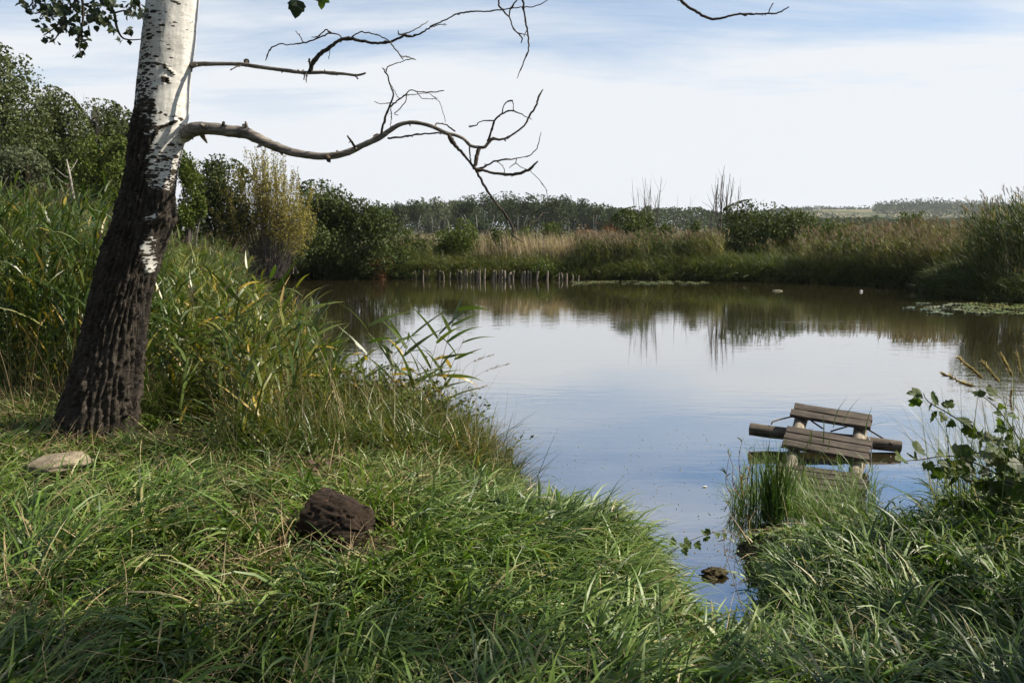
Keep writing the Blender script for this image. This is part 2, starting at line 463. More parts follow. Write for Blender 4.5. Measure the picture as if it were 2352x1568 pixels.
def trunkmat():
    m, nt = mat_new('poplar_bark'); g = NT(nt)
    uv = g.n('ShaderNodeTexCoord').outputs['UV']
    p = g.obj()
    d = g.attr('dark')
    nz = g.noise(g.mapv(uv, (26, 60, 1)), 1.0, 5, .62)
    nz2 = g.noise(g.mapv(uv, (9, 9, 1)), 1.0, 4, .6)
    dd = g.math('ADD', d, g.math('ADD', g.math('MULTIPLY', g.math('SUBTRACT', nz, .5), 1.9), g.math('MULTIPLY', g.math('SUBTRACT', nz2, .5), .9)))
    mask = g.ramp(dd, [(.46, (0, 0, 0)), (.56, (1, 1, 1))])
    # lens shaped dark pores, wider than tall
    def pores(su, sv, r0, seed):
        vo = g.n('ShaderNodeTexVoronoi'); vo.inputs['Scale'].default_value = 1.0; vo.inputs['Randomness'].default_value = 1.0
        jig = g.noise(g.mapv(uv, (50, 60, 1)), 1.0, 3)
        mv = g.mapv(uv, (su, sv, 1), (seed, seed * 2.3, 0))
        ad = g.n('ShaderNodeVectorMath', operation='ADD'); g.l(mv, ad.inputs[0])
        cb = g.n('ShaderNodeCombineXYZ'); g.l(g.math('MULTIPLY', jig, .55), cb.inputs[0]); g.l(g.math('MULTIPLY', jig, .6), cb.inputs[1])
        g.l(cb.outputs[0], ad.inputs[1]); g.l(ad.outputs[0], vo.inputs['Vector'])
        rnd = g.n('ShaderNodeSeparateColor'); g.l(vo.outputs['Color'], rnd.inputs[0])
        lim = g.math('MULTIPLY', g.math('ADD', .35, g.math('MULTIPLY', rnd.outputs[0], .65)), g.math('ADD', r0, g.math('MULTIPLY', d, 1.1)))
        x = g.math('SUBTRACT', lim, vo.outputs['Distance'])
        return g.math('MULTIPLY', x, 16.0, True)
    po = g.math('MAXIMUM', pores(12, 34, .40, 0.0), pores(25, 74, .36, 7.0), True)
    white = g.ramp(g.noise(g.mapv(uv, (7, 30, 1)), 1.0, 6, .65), [(.3, (.44, .43, .40)), (.6, (.66, .65, .62))])
    darkc = g.ramp(g.noise(g.mapv(uv, (60, 60, 1)), 1.0, 6, .7), [(.3, (.016, .0135, .011)), (.55, (.046, .039, .032)), (.78, (.125, .108, .09))])
    plate = g.noise(g.mapv(uv, (30, 9, 1)), 1.0, 5, .68, .8)
    darkc = g.mix(.85, darkc, g.ramp(plate, [(.34, (.35, .34, .32)), (.52, (1.1, 1.08, 1.05)), (.7, (2.2, 2.1, 2.0))]), 'MULTIPLY')
    och = g.ramp(g.noise(p, 24, 4), [(.64, (0, 0, 0)), (.70, (1, 1, 1))])
    porec = g.mix(och, (.035, .028, .020), (.17, .10, .02))
    c = g.mix(po, white, porec)
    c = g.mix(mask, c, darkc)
    hgt = g.math('ADD', g.math('ADD', g.math('MULTIPLY', g.math('MAXIMUM', po, mask), .6), g.math('MULTIPLY', g.math('MULTIPLY', plate, mask), 4.0)), g.math('MULTIPLY', g.noise(g.mapv(uv, (55, 45, 1)), 1.0, 6, .7), g.math('ADD', .12, mask)))
    g.out(g.bsdf(c, .85, .25, g.bump(hgt, .9, .012))); return m
M['trunk'] = trunkmat()

# ------------------------------------------------------------------ terrain
POND = np.array([(1.05, 3.66), (1.25, 3.95), (1.42, 4.4), (1.56, 4.85), (1.54, 5.2), (1.64, 5.6), (2.05, 5.75), (2.5, 5.72), (2.85, 5.55), (3.3, 5.65),
                 (3.9, 6.1), (6.0, 6.6), (9.5, 8.5), (15, 12), (20.5, 17.5), (19, 22.5), (16.8, 24.8), (15.6, 25.8), (15.4, 28.0), (15.9, 30.5),
                 (14.4, 32.8), (12, 34.8), (8, 36.0), (3.5, 36.8), (0, 37.2), (-4, 36.9), (-8, 37.4), (-11.6, 35.8), (-10.6, 32),
                 (-9.5, 28), (-8.2, 24), (-6.9, 20), (-5.7, 16.5), (-4.3, 13), (-3.3, 11), (-2.4, 9.5), (-1.5, 8.5), (-0.8, 7.8),
                 (-0.2, 7.1), (0.02, 6.4), (0.12, 5.95), (0.30, 5.55), (0.58, 5.2), (0.88, 4.95), (1.0, 4.65), (0.97, 4.3), (0.93, 3.9)])
def pond_sd(x, y):
    """distance to the shore, positive on land"""
    x = np.asarray(x, float); y = np.asarray(y, float)
    sh = x.shape; x = x.ravel(); y = y.ravel()
    d2 = np.full(len(x), 1e18); ins = np.zeros(len(x), bool)
    n = len(POND)
    for i in range(n):
        ax, ay = POND[i]; bx, by = POND[(i + 1) % n]
        ex, ey = bx - ax, by - ay
        t = np.clip(((x - ax) * ex + (y - ay) * ey) / (ex * ex + ey * ey), 0, 1)
        d2 = np.minimum(d2, (x - ax - t * ex) ** 2 + (y - ay - t * ey) ** 2)
        c = (ay > y) != (by > y)
        if by != ay: ins ^= c & (x < ex * (y - ay) / (by - ay) + ax)
    d = np.sqrt(d2)
    return np.where(ins, -d, d).reshape(sh)
def gz(x, y, sd=None):
    x = np.asarray(x, float); y = np.asarray(y, float)
    if sd is None: sd = pond_sd(x, y)
    sd = sd + (fbm(x * 1.7, y * 1.7, 0, 3, 3) - .5) * .25
    land = .62 * (1 - np.exp(-np.maximum(sd, 0) / .42)) + .05 * (fbm(x * 2.2, y * 2.2, 0, 9, 3) - .5) * np.clip(sd * 2, 0, 1)
    land = land + .12 * (fbm(x * .35, y * .35, 0, 5, 2) - .5) * np.clip(sd, 0, 1) + .015
    land = land * (1 - .5 * np.exp(-((x - 2.0) / .85) ** 2 - ((y - 5.2) / .7) ** 2))
    und = -.8 * (1 - np.exp(np.minimum(sd, 0) / .55))
    return np.where(sd > 0, land, und)

def axis(parts):
    out = []
    for a, b, s in parts: out.append(np.arange(a, b, s))
    return np.concatenate(out + [[parts[-1][1]]])
xs = axis([(-2500, -300, 200), (-300, -60, 24), (-60, -14, 2), (-14, -4, .5), (-4, 5, .11), (5, 22, .6), (22, 60, 2), (60, 300, 24), (300, 2500, 200)])
ys = axis([(-300, -20, 40), (-20, 2, 2), (2, 9, .11), (9, 42, .55), (42, 90, 4), (90, 400, 30), (400, 3000, 200)])
GX, GY = np.meshgrid(xs, ys)
GZ = gz(GX, GY)
mb = MB()
ni, nj = GX.shape
idx = np.arange(ni * nj).reshape(ni, nj)
mb.add(np.stack([GX, GY, GZ], -1).reshape(-1, 3),
       np.stack([idx[:-1, :-1], idx[:-1, 1:], idx[1:, 1:], idx[1:, :-1]], -1).reshape(-1, 4))
tag(mb.build('ground', M['earth']), kind='structure')

mb = MB()
mb.add([(-14, 4, 0), (23, 4, 0), (23, 39, 0), (-14, 39, 0)], [(0, 1, 2, 3)])
tag(mb.build('water', M['water'], smooth=False), kind='structure')

# far hill on the right with its meadow
hx = np.linspace(-150, 1500, 120); hy = np.linspace(700, 1500, 40)
HX, HY = np.meshgrid(hx, hy)
def hill_z(x, y):
    pxx = 1176 + x / y * FPX
    top = np.interp(pxx, [900, 1500, 1650, 1790, 1900, 2060, 2180, 2300, 2500, 3200], [-2, 6, 14, 26, 28, 29, 29, 27, 30, 26])
    prof = sstep(700, 1080, y) * (1 - .2 * sstep(1150, 1500, y))
    return top * prof + 2.0 * (fbm(x * .01, y * .01, 0, 4, 3) - .5) - 1.0
HZ = hill_z(HX, HY)
mb = MB(); idx = np.arange(HX.size).reshape(HX.shape)
mb.add(np.stack([HX, HY, HZ], -1).reshape(-1, 3), np.stack([idx[:-1, :-1], idx[:-1, 1:], idx[1:, 1:], idx[1:, :-1]], -1).reshape(-1, 4))
tag(mb.build('hill', M['hill']), kind='structure')

# ------------------------------------------------------------------ plants: builders
def lobes_crown(mb, cx, cy, z0, z1, rx, ry, nl, nleaf, size, seed, squat=1.0, spray=.25, tmean=.45):
    r = np.random.default_rng(seed)
    cz = (z0 + z1) / 2; rz = (z1 - z0) / 2
    # lobe centres within the envelope
    u = r.normal(size=(nl, 3)); u /= np.linalg.norm(u, axis=1)[:, None]
    low_ = u[:, 2] < 0; u[low_, :2] *= 1.35
    rad = r.uniform(.3, .78, nl)[:, None]
    lc = u * rad * np.array([rx, ry, rz]) + np.array([cx, cy, cz])
    lr = r.uniform(.26, .46, nl) * min(rx, rz) * 1.05
    k = r.integers(0, nl, nleaf)
    v = r.normal(size=(nleaf, 3)); v /= np.linalg.norm(v, axis=1)[:, None]
    q = lc[k] + v * (lr[k] * r.uniform(.55, 1.06, nleaf))[:, None] * np.array([1, 1, .85])
    # knots of leaves: pull to small random centres
    nk = nleaf // 14
    kc = q[r.integers(0, nleaf, nk)]
    kk = r.integers(0, nk, nleaf)
    q = np.where((r.random(nleaf) < .55)[:, None], kc[kk] + r.normal(0, size * 1.1, (nleaf, 3)), q)
    lt = r.uniform(-.22, .22, nl)[k] + tmean + r.normal(0, .16, nleaf)
    # sprays that break the outline
    ns = int(nleaf * spray) // 10
    si = r.integers(0, nleaf, ns)
    dirs = (q[si] - np.array([cx, cy, cz - rz * .5])); dirs /= np.linalg.norm(dirs, axis=1)[:, None] + 1e-9
    dirs[:, 2] += r.uniform(0, .8, ns)
    dirs /= np.linalg.norm(dirs, axis=1)[:, None]
    ln = r.uniform(.12, .42, ns) * min(rx, rz) * .8
    t = r.uniform(.1, 1, (ns, 8))
    sq = q[si][:, None, :] + dirs[:, None, :] * (t * ln[:, None])[..., None] + r.normal(0, size * .35, (ns, 8, 3))
    q = np.concatenate([q, sq.reshape(-1, 3)]); lt = np.concatenate([lt, np.repeat(r.uniform(.3, .8, ns), 8)])
    c3 = np.array([cx, cy, cz]); rr3 = np.array([rx, ry, rz]); 
    hi = np.percentile(q, 98.5, axis=0) - c3; lo_ = c3 - np.percentile(q, 1.5, axis=0)
    def nrm_(p):
        d = p - c3; d = np.where(d > 0, d / hi, d / lo_); m_ = np.linalg.norm(d, axis=-1, keepdims=True); d = d / np.maximum(m_ / 1.18, 1) * rr3
        return d + c3
    q = nrm_(q); lc = nrm_(lc)
    q[:, 2] = np.maximum(q[:, 2], z0 - .1)
    leafcloud(mb, q, r.uniform(.7, 1.3, len(q)) * size, np.clip(lt, 0, 1))
    return lc, lr

def bush(name, label, cat, x0, x1, y0, y1, D, mat, nleaf, size, seed, nl=16, group=None, trunkmat_=None, spray=.25, zbase=None, trunk_r=.05, depth=.8):
    """foliage spanning picture columns x0..x1 and rows y0..y1 at distance D"""
    a = at((x0 + x1) / 2, y0, D); b = at((x0 + x1) / 2, y1, D)
    cx, z1, z0 = a[0], a[2], b[2] - .35
    w = (x1 - x0) / FPX * D / 2
    g0 = .55 if zbase is None else zbase
    e = empty(name, (cx, D, g0)); tag(e, label, cat, group)
    mb = MB()
    lc, lr = lobes_crown(mb, cx, D, z0, z1, w, w * depth, nl, nleaf, size, seed, spray=spray)
    mb.build('foliage', mat, e)
    mt = MB(); r = np.random.default_rng(seed + 999)
    for i in range(min(7, nl)):
        p0 = np.array([cx + r.normal(0, .08 * w), D + r.normal(0, .08 * w), g0 - .15])
        p2 = lc[i]; p1 = p0 * .5 + p2 * .5 + np.array([0, 0, .15 * (z1 - z0)]) + r.normal(0, .06 * w, 3)
        pp, rr = smooth_path([p0, p1, p2], [trunk_r, trunk_r * .65, trunk_r * .2], 8)
        tube(mt, pp, rr, 5)
    mt.build('stem', trunkmat_ or M['deadtwig'], e)
    return e

def twiggy(name, label, cat, cx, D, zb, H, spread, n, seed, mat, rad=.02, fork=2, lean=0.0, group=None):
    """bare many-stemmed shrub"""
    r = np.random.default_rng(seed)
    e = empty(name, (cx, D, zb)); tag(e, label, cat, group)
    for i in range(n):
        mt = MB()
        az = r.uniform(0, 2 * np.pi); s = spread * r.uniform(.25, 1)
        h = H * r.uniform(.7, 1)
        p0 = np.array([cx + r.normal(0, .08), D + r.normal(0, .08), zb - .1])
        p3 = p0 + np.array([np.sin(az) * s + lean * h, np.cos(az) * s, h])
        p1 = p0 + (p3 - p0) * np.array([.55, .55, .33]) + r.normal(0, .03 * H, 3)
        p2 = p0 + (p3 - p0) * np.array([.85, .85, .68]) + r.normal(0, .025 * H, 3)
        pp, rr = smooth_path([p0, p1, p2, p3], [rad, rad * .75, rad * .5, rad * .18], 12)
        tube(mt, pp, rr, 5)
        for j in range(fork):
            q = r.integers(4, 10)
            d = np.array([r.normal(0, .5), r.normal(0, .5), 1.0]); d /= np.linalg.norm(d)
            L = H * r.uniform(.12, .3)
            ps, rs = smooth_path([pp[q], pp[q] + d * L * .5 + r.normal(0, .02 * H, 3) * .5, pp[q] + d * L + np.array([0, 0, .06 * L])], [rr[q] * .6, rr[q] * .4, rr[q] * .15], 6)
            tube(mt, ps, rs, 4)
        mt.build('stem', mat, e)
    return e

def reed_paths(base, H, az, lean, K=5):
    t = np.linspace(0, 1, K)
    d = np.stack([np.sin(az), np.cos(az)], -1)
    P = np.zeros((len(base), K, 3))
    P[..., 0] = base[:, 0, None] + d[:, 0, None] * (lean * H)[:, None] * t ** 1.8
    P[..., 1] = base[:, 1, None] + d[:, 1, None] * (lean * H)[:, None] * t ** 1.8
    P[..., 2] = base[:, 2, None] + H[:, None] * t * (1 - .22 * (lean[:, None] * t) ** 2)
    return P
def reeds_stuff(mb, mplume, base, H, nleaf, LL, LW, segs, wind, windw, tint, plume=0.0, lean=.18, stemw=.007, plL=.28, npl=12, plw=.012, t0=.22, thick=1.0):
    N = len(base)
    az = wind + rng.normal(0, 1.2, N)
    ln = np.abs(rng.normal(lean, lean * .6, N))
    P = reed_paths(base, H, az, ln)
    W = np.tile(np.linspace(1, .45, 5), (N, 1)) * stemw
    sd = np.stack([np.ones(N), rng.normal(0, .3, N), np.zeros(N)], -1); sd /= np.linalg.norm(sd, axis=1)[:, None]
    ribbon_paths(mb, P, W, sd, np.clip(tint + .12, 0, 1))
    # leaves, two ranks swung round by the wind
    tt = t0 + (1 - t0) * (np.arange(nleaf)[None, :] + rng.random((N, nleaf))) / nleaf
    f = tt * 4; i0 = np.clip(f.astype(int), 0, 3); fr = (f - i0)[..., None]
    rows = np.arange(N)[:, None]
    LP = P[rows, i0] * (1 - fr) + P[rows, i0 + 1] * fr
    phi = rng.uniform(0, 2 * np.pi, N)[:, None] + np.arange(nleaf)[None, :] * np.pi + rng.normal(0, .5, (N, nleaf))
    vx = np.sin(phi) * (1 - windw) + np.sin(wind) * windw; vy = np.cos(phi) * (1 - windw) + np.cos(wind) * windw
    laz = np.arctan2(vx, vy).ravel()
    n = N * nleaf
    L = (LL * rng.uniform(.6, 1.15, (N, nleaf)) * (.55 + .6 * np.sin(np.pi * np.clip(tt * .85 + .1, 0, 1)))).ravel()
    dry = (rng.random((N, nleaf)) < .06 + .15 * (1 - tt)).ravel()
    lt = np.clip(np.repeat(tint, nleaf) + rng.normal(0, .10, n), 0, .8)
    lt = np.where(dry, rng.uniform(.78, 1, n), lt)
    blades(mb, LP.reshape(-1, 3), laz, L, np.full(n, LW) * rng.uniform(.7, 1.15, n), rng.uniform(.35, .85, n), rng.uniform(.25, 1.25, n), segs, lt,
           curl=rng.normal(0, .35, n), wid='leaf', wmin=.05, twist=.6)
    if plume > 0 and mplume is not None:
        s = np.where(rng.random(N) < plume)[0]
        m = len(s)
        if m:
            tp = rng.uniform(.0, 1, (m, npl))
            top = P[s, -1]; dr = P[s, -1] - P[s, -2]; dr /= np.linalg.norm(dr, axis=1)[:, None]
            B = top[:, None, :] + dr[:, None, :] * (tp * plL * .75)[..., None]
            k = m * npl
            paz = wind + rng.normal(0, .8, k)
            blades(mplume, B.reshape(-1, 3), paz, plL * rng.uniform(.35, .75, k) * (1.15 - .6 * tp.ravel()), np.full(k, plw), rng.uniform(.15, .6, k), rng.uniform(.3, 1.2, k), 2,
                   np.clip(np.repeat(rng.random(m), npl) + rng.normal(0, .1, k), 0, 1), wid='leaf', wmin=.2)

def scatter(n, x0, x1, y0, y1, fn):
    """n random points of the box where fn(x, y) gives the acceptance probability"""
    out = []; have = 0; tries = 0
    while have < n and tries < 60:
        x = rng.uniform(x0, x1, n * 2); y = rng.uniform(y0, y1, n * 2)
        k = rng.random(n * 2) < fn(x, y)
        out.append(np.stack([x[k], y[k]], -1)); have += k.sum(); tries += 1
    return np.concatenate(out)[:n]
def infr(x, y, m=.9):
    return (np.abs(x) < .655 * y + m) & (y > 1.7)
def with_z(p, dz=0.0):
    return np.column_stack([p, gz(p[:, 0], p[:, 1]) + dz])

# ------------------------------------------------------------------ far woods, hill bushes
mb = MB(); r = np.random.default_rng(3)
# woodland crest and scattered scrub on the hill, far off
N = 9000
px_ = r.uniform(1560, 2480, N); yy = r.uniform(820, 1180, N)
xx = (px_ - 1176) / FPX * yy
dens = sstep(.5, .62, fbm(xx * .012, yy * .012, 0, 12, 3)) * .45
dens = np.where((px_ > 2000) & (yy > 930), 1.0, dens)
dens = np.where((px_ < 1810) & (yy < 1060), 1.0, dens)
dens = np.where(yy > 1090, np.maximum(dens, .5), dens)
dens = np.where(yy < 880, .7, dens)
k = r.random(N) < dens
xx, yy, pk = xx[k], yy[k], px_[k]
zz = hill_z(xx, yy)
hh = r.uniform(2.0, 6, len(xx)) * (.25 + 1.5 * fbm(xx * .016, yy * .01, 0, 17, 3)) * np.where(pk > 2000, 1.8, 1.1)
for j in range(5):
    q = np.stack([xx + r.normal(0, 2.4, len(xx)), yy + r.normal(0, 2, len(xx)), zz + hh * r.uniform(.1, 1, len(xx))], -1)
    leafcloud(mb, q, r.uniform(1.6, 3.6, len(xx)), np.clip(r.normal(.35, .2, len(xx)), 0, 1))
tag(mb.build('hill_woods', M['tree_far']), 'dark scrub and woodland covering the far hill', 'woodland', kind='stuff')
# the low far belt between the treeline and the hill
mb = MB()
N = 44000
px_ = r.uniform(780, 2500, N); yy = r.uniform(300, 380, N); xx = (px_ - 1176) / FPX * yy
top = np.interp(px_, [780, 880, 1330, 1340, 1400, 1500, 1600, 1650, 1800, 2500], [6, 11.5, 12.5, 11, 10.5, 9.5, 10, 8.5, 6.5, 5.5]) * (.75 + .5 * fbm(px_ * .035, yy * .02, 0, 2, 3))
q = np.stack([xx, yy, top * np.sqrt(r.random(N))], -1)
leafcloud(mb, q, r.uniform(.7, 1.5, N), np.clip(r.normal(.4, .2, N), 0, 1))
tag(mb.build('distant_wood', M['tree_far']), 'low dark belt of far woodland below the hill', 'woodland', kind='stuff')

ORD = 'first second third fourth fifth sixth seventh eighth ninth tenth eleventh twelfth thirteenth fourteenth fifteenth sixteenth seventeenth eighteenth nineteenth twentieth'.split()
# treeline: single far trees
tops = [(905, 486, 34), (940, 480, 36), (975, 484, 38), (1010, 476, 40), (1046, 480, 34), (1080, 472, 44), (1118, 466, 46), (1160, 462, 50), (1196, 466, 44), (1232, 468, 46),
        (1268, 474, 40), (1300, 470, 40), (1334, 478, 36), (1366, 490, 34), (1398, 496, 34)]
for i, (px_, py_, wd) in enumerate(tops):
    D = 190 + 9 * (i * 7 % 5)
    a = at(px_, py_ - 11, D); w = wd / FPX * D * .75
    w *= 1.25
    e = empty('far_tree', (a[0], D, .4))
    pale = 955 < px_ < 1060
    tag(e, ('pale grey-green tree with bare stems, %s from the left in the far treeline' if pale else 'dark green rounded tree, %s from the left in the far treeline') % ORD[i] if i < 13 else 'small dark tree ' + ('next to' if i == 13 else 'at') + ' the low right end of the far treeline', 'tree', 'trees of the far treeline')
    mb = MB()
    lobes_crown(mb, a[0], D, 1.0, a[2] + .6, w, w * .8, 13, 3000, .52, 100 + i, spray=.08, tmean=.6 if pale else .4)
    mb.build('crown', M['bush_grey'] if pale else M['tree_far'], e)
    for k in range(5 if pale else 3):
        mt = MB()
        bx = a[0] + r.normal(0, w * .45)
        pp, rr = smooth_path([(bx, D - w * .5, .2), (bx + r.normal(0, .3), D - w * .6, 3.0), (bx + r.normal(0, .8), D - w * .4, 5.6)], [.13, .10, .05], 6)
        tube(mt, pp, rr, 5)
        mt.build('trunk', M['palebark'], e)

# ------------------------------------------------------------------ background trees and shrubs on the left
bush('poplar_tree', 'tall dark poplar at the left picture edge beyond the reeds', 'tree', -150, 104, 128, 460, 30, M['bush_poplar'], 17000, .125, 11, 22, None, M['palebark'], .4, trunk_r=.12)
bush('poplar_tree', 'broad dark grey-green poplar behind the olive shrub, left of the white trunk', 'tree', 95, 335, 248, 470, 36, M['bush_poplar'], 18000, .135, 12, 26, None, M['palebark'], .4, trunk_r=.12)
bush('tall_shrub', 'dark leafy shrub below the poplars, behind the grey willow bush', 'shrub', 80, 215, 330, 470, 29, M['bush_dark'], 6000, .13, 13, 14)
bush('tall_shrub', 'dark shrub filling the gap under the two poplars at far left', 'shrub', 30, 190, 222, 475, 33, M['bush_poplar'], 14000, .13, 113, 20)
bush('willow_bush', 'round silvery grey-green willow bush at the left edge above the reeds', 'bush', -60, 102, 345, 475, 24, M['bush_grey'], 8000, .10, 14, 14, spray=.3)
bush('olive_shrub', 'olive yellow-green shrub just left of the white trunk', 'shrub', 165, 320, 318, 480, 27, M['bush_fresh'], 7000, .11, 15, 14, spray=.4)
bush('green_shrub', 'fresh green upright shrub showing just right of the white trunk', 'shrub', 385, 460, 362, 520, 24, M['bush_fresh'], 5000, .09, 16, 10, spray=.3)
bush('tall_shrub', 'dark leafy shrub between the fresh green shrub and the yellow willow', 'shrub', 425, 575, 372, 540, 31, M['bush_dark'], 8000, .12, 17, 16, spray=.5)
bush('round_bush', 'dark green bush right behind the yellow willow', 'bush', 660, 812, 425, 570, 38, M['bush_dark'], 8000, .14, 18, 14, spray=.35)
bush('round_bush', 'large dark rounded bush reaching down to the far left bank', 'bush', 712, 925, 470, 625, 37.5, M['bush_dark'], 13000, .13, 19, 20, spray=.3)
bush('round_bush', 'lower dark bush under the yellow willow, left of the big rounded bush', 'bush', 580, 740, 492, 590, 34, M['bush_dark'], 6000, .12, 29, 12, spray=.3)
# pale young birch among them
e = empty('pale_sapling', (*at(160, 440, 25)[:2], .5)); tag(e, 'slender white-stemmed sapling in front of the dark shrubs at far left', 'tree')
mt = MB()
pp, rr = smooth_path([at(172, 470, 25), at(164, 425, 25), at(159, 395, 25), at(153, 366, 25.2)], [.05, .045, .035, .015], 12); tube(mt, pp, rr, 6)
mt.build('trunk', M['palebark'], e)
for a_, b_, c_ in (((160, 410), (145, 402), (126, 386)), ((164, 428), (146, 420), (132, 408)), ((158, 396), (168, 384), (178, 366))):
    mt = MB(); pp, rr = smooth_path([at(*a_, 25), at(*b_, 25.1), at(*c_, 25.3)], [.018, .012, .006], 6); tube(mt, pp, rr, 5); mt.build('branch', M['palebark'], e)

# yellow willow: upright wands with small yellow leaves
def willow(name, label, cx_px, D, y0, y1, w_px, n, seed):
    r = np.random.default_rng(seed)
    b = at(cx_px, y1, D); t = at(cx_px, y0, D); H = t[2] - .5
    w = w_px / FPX * D / 2
    e = empty(name, (b[0], D, .5)); tag(e, label, 'shrub')
    ms = MB(); ml = MB()
    for i in range(n):
        s = r.uniform(-1, 1); dpt = r.uniform(-.7, .7)
        h = H * (1 - .32 * s * s) * r.uniform(.62, 1.0)
        p0 = np.array([b[0] + s * w * .25, D + dpt * w * .25, .4])
        p2 = np.array([b[0] + s * w * r.uniform(.8, 1.05), D + dpt * w, .5 + h])
        p1 = p0 * .5 + p2 * .5 + np.array([s * w * .16, 0, .05 * h]) + r.normal(0, .08, 3)
        pp, rr = smooth_path([p0, p1, p2], [.011, .008, .003], 9)
        tube(ms, pp, rr, 3, cap=False)
        m = 75; tt = r.uniform(.32, 1, m) ** .8
        q = np.stack([np.interp(tt, np.linspace(0, 1, 9), pp[:, c]) for c in range(3)], -1) + r.normal(0, .13, (m, 3)) * (1.25 - tt)[:, None]
        leafcloud(ml, q, r.uniform(.07, .13, m), np.clip(r.normal(.55, .22, m) + .15 * (tt - .6), 0, 1), aspect=.4)
    ms.build('stem', M['deadtwig'], e); ml.build('foliage', M['bush_yellow'], e)
willow('willow_shrub', 'feathery yellow willow of upright wands between dark shrubs', 612, 31, 334, 520, 215, 210, 31)
willow('willow_shrub', 'short yellowing thicket behind the olive shrub left of the white trunk', 245, 30, 322, 450, 110, 60, 32)

# bare twigs above the shrubs
for j, (px_, y0, y1, D, n, sp) in enumerate([(185, 195, 300, 35, 7, .9), (225, 225, 320, 35, 5, .6), (790, 425, 500, 38, 5, .9), (470, 350, 430, 31, 8, .8)]):
    b = at(px_, y1, D); t = at(px_, y0, D)
    twiggy('bare_shrub', ['bare grey twigs rising above the broad poplar at left', 'thin bare twigs beside the top of the broad poplar, nearest the white trunk',
                          'few bare twigs sticking up over the dark rounded bush', 'bare twiggy shrub tip beside the fresh green shrub'][j], 'shrub', b[0], D, b[2], t[2] - b[2], sp, n, 60 + j, M['deadtwig'], .014, 3)

# ------------------------------------------------------------------ far bank shrubs
bush('hawthorn_bush', 'dense dark green bush standing alone on the far right bank', 'bush', 1648, 1826, 470, 592, 41, M['bush_dark'], 12000, .13, 21, 18, spray=.3)
bush('hawthorn_bush', 'smaller olive-green bush against the right flank of the dense dark bush', 'bush', 1795, 1884, 488, 580, 41.5, M['bush_mid'], 4500, .12, 22, 9, spray=.3)
bush('bramble_thicket', 'green and yellowing shrub under the bare fan-shaped shrub', 'shrub', 1405, 1545, 482, 570, 43, M['bush_mid'], 7000, .13, 23, 14, spray=.5)
bush('bramble_thicket', 'reddish-brown tinged low shrub left of the yellowing one on the far bank', 'shrub', 1318, 1440, 514, 570, 43, M['bush_red'], 900, .12, 24, 10, spray=.5)
bush('bramble_thicket', 'low dark green shrub behind the drooping branch tip on the far bank', 'shrub', 1190, 1320, 515, 572, 42, M['bush_mid'], 3600, .12, 25, 10, spray=.4)
bush('bramble_thicket', 'leafy olive shrub patch beyond the left row of stakes', 'shrub', 945, 1110, 532, 590, 41, M['bush_mid'], 4200, .13, 26, 12, spray=.4)
bush('autumn_shrub', 'small orange-red autumn plant hanging over the far left waterline', 'shrub', 842, 900, 588, 636, 36.6, M['bush_red'], 900, .08, 27, 7, spray=.4)
bush('vine_patch', 'small bright green leafy vine behind the middle stakes', 'plant', 1218, 1275, 598, 634, 36.6, M['bush_fresh'], 800, .09, 28, 6, spray=.3)
for (x0_, x1_, y0_, y1_, mm, nn, lab_) in [(1010, 1096, 524, 592, 'bush_fresh', 2400, 'light green leafy bush between the tan reeds above the left stakes'), (1120, 1180, 540, 590, 'bush_mid', 1500, 'small green bush in the pale grass above the middle stakes'),
        (1555, 1652, 528, 588, 'bush_mid', 2600, 'low olive bush just left of the dense dark bush on the far bank'), (1880, 1965, 522, 585, 'bush_fresh', 2200, 'pale green low bush right of the dense dark bush among the reeds'),
        (2040, 2150, 505, 575, 'bush_mid', 2800, 'broad green bush in the reeds left of the tall right-hand reed clump'), (1440, 1530, 548, 606, 'bush_mid', 2200, 'green bush low on the bank under the fan-shaped dead shrub'), (905, 965, 540, 600, 'bush_mid', 1500, 'narrow green bush beside the big rounded dark bush')]:
    bush('bramble_thicket', lab_, 'bush', x0_, x1_, y0_ - 14, y1_, 39.2 if x0_ < 1800 else 37.5, M[mm], nn, .11, int(x0_), 10, spray=.5)
b = at(1490, 500, 44); t = at(1490, 392, 44)
twiggy('bare_shrub', 'bare fan-shaped dead shrub with many thin stems on the far bank', 'shrub', b[0], 44, .6, t[2] - .6, 1.05, 16, 71, M['deadtwig'], .03, 2)
b = at(1552, 500, 44); t = at(1552, 440, 44)
twiggy('bare_shrub', 'small bare shrub leaning right beside the fan-shaped dead shrub', 'shrub', b[0], 44.5, .6, t[2] - .6, .5, 5, 72, M['deadtwig'], .022, 3, .15)
b = at(1655, 500, 43)
twiggy('dead_tree', 'thin dead tree with a single straight stem left of the dense dark bush', 'tree', at(1643, 500, 43)[0], 43, .6, at(1643, 368, 43)[2] - .6, .25, 3, 73, M['deadtwig'], .05, 5)
twiggy('dead_tree', 'taller forked dead tree rising behind the dense dark bush', 'tree', at(1658, 500, 43)[0], 43.4, .6, at(1672, 372, 43)[2] - .6, .75, 6, 74, M['deadtwig'], .055, 6, .12)

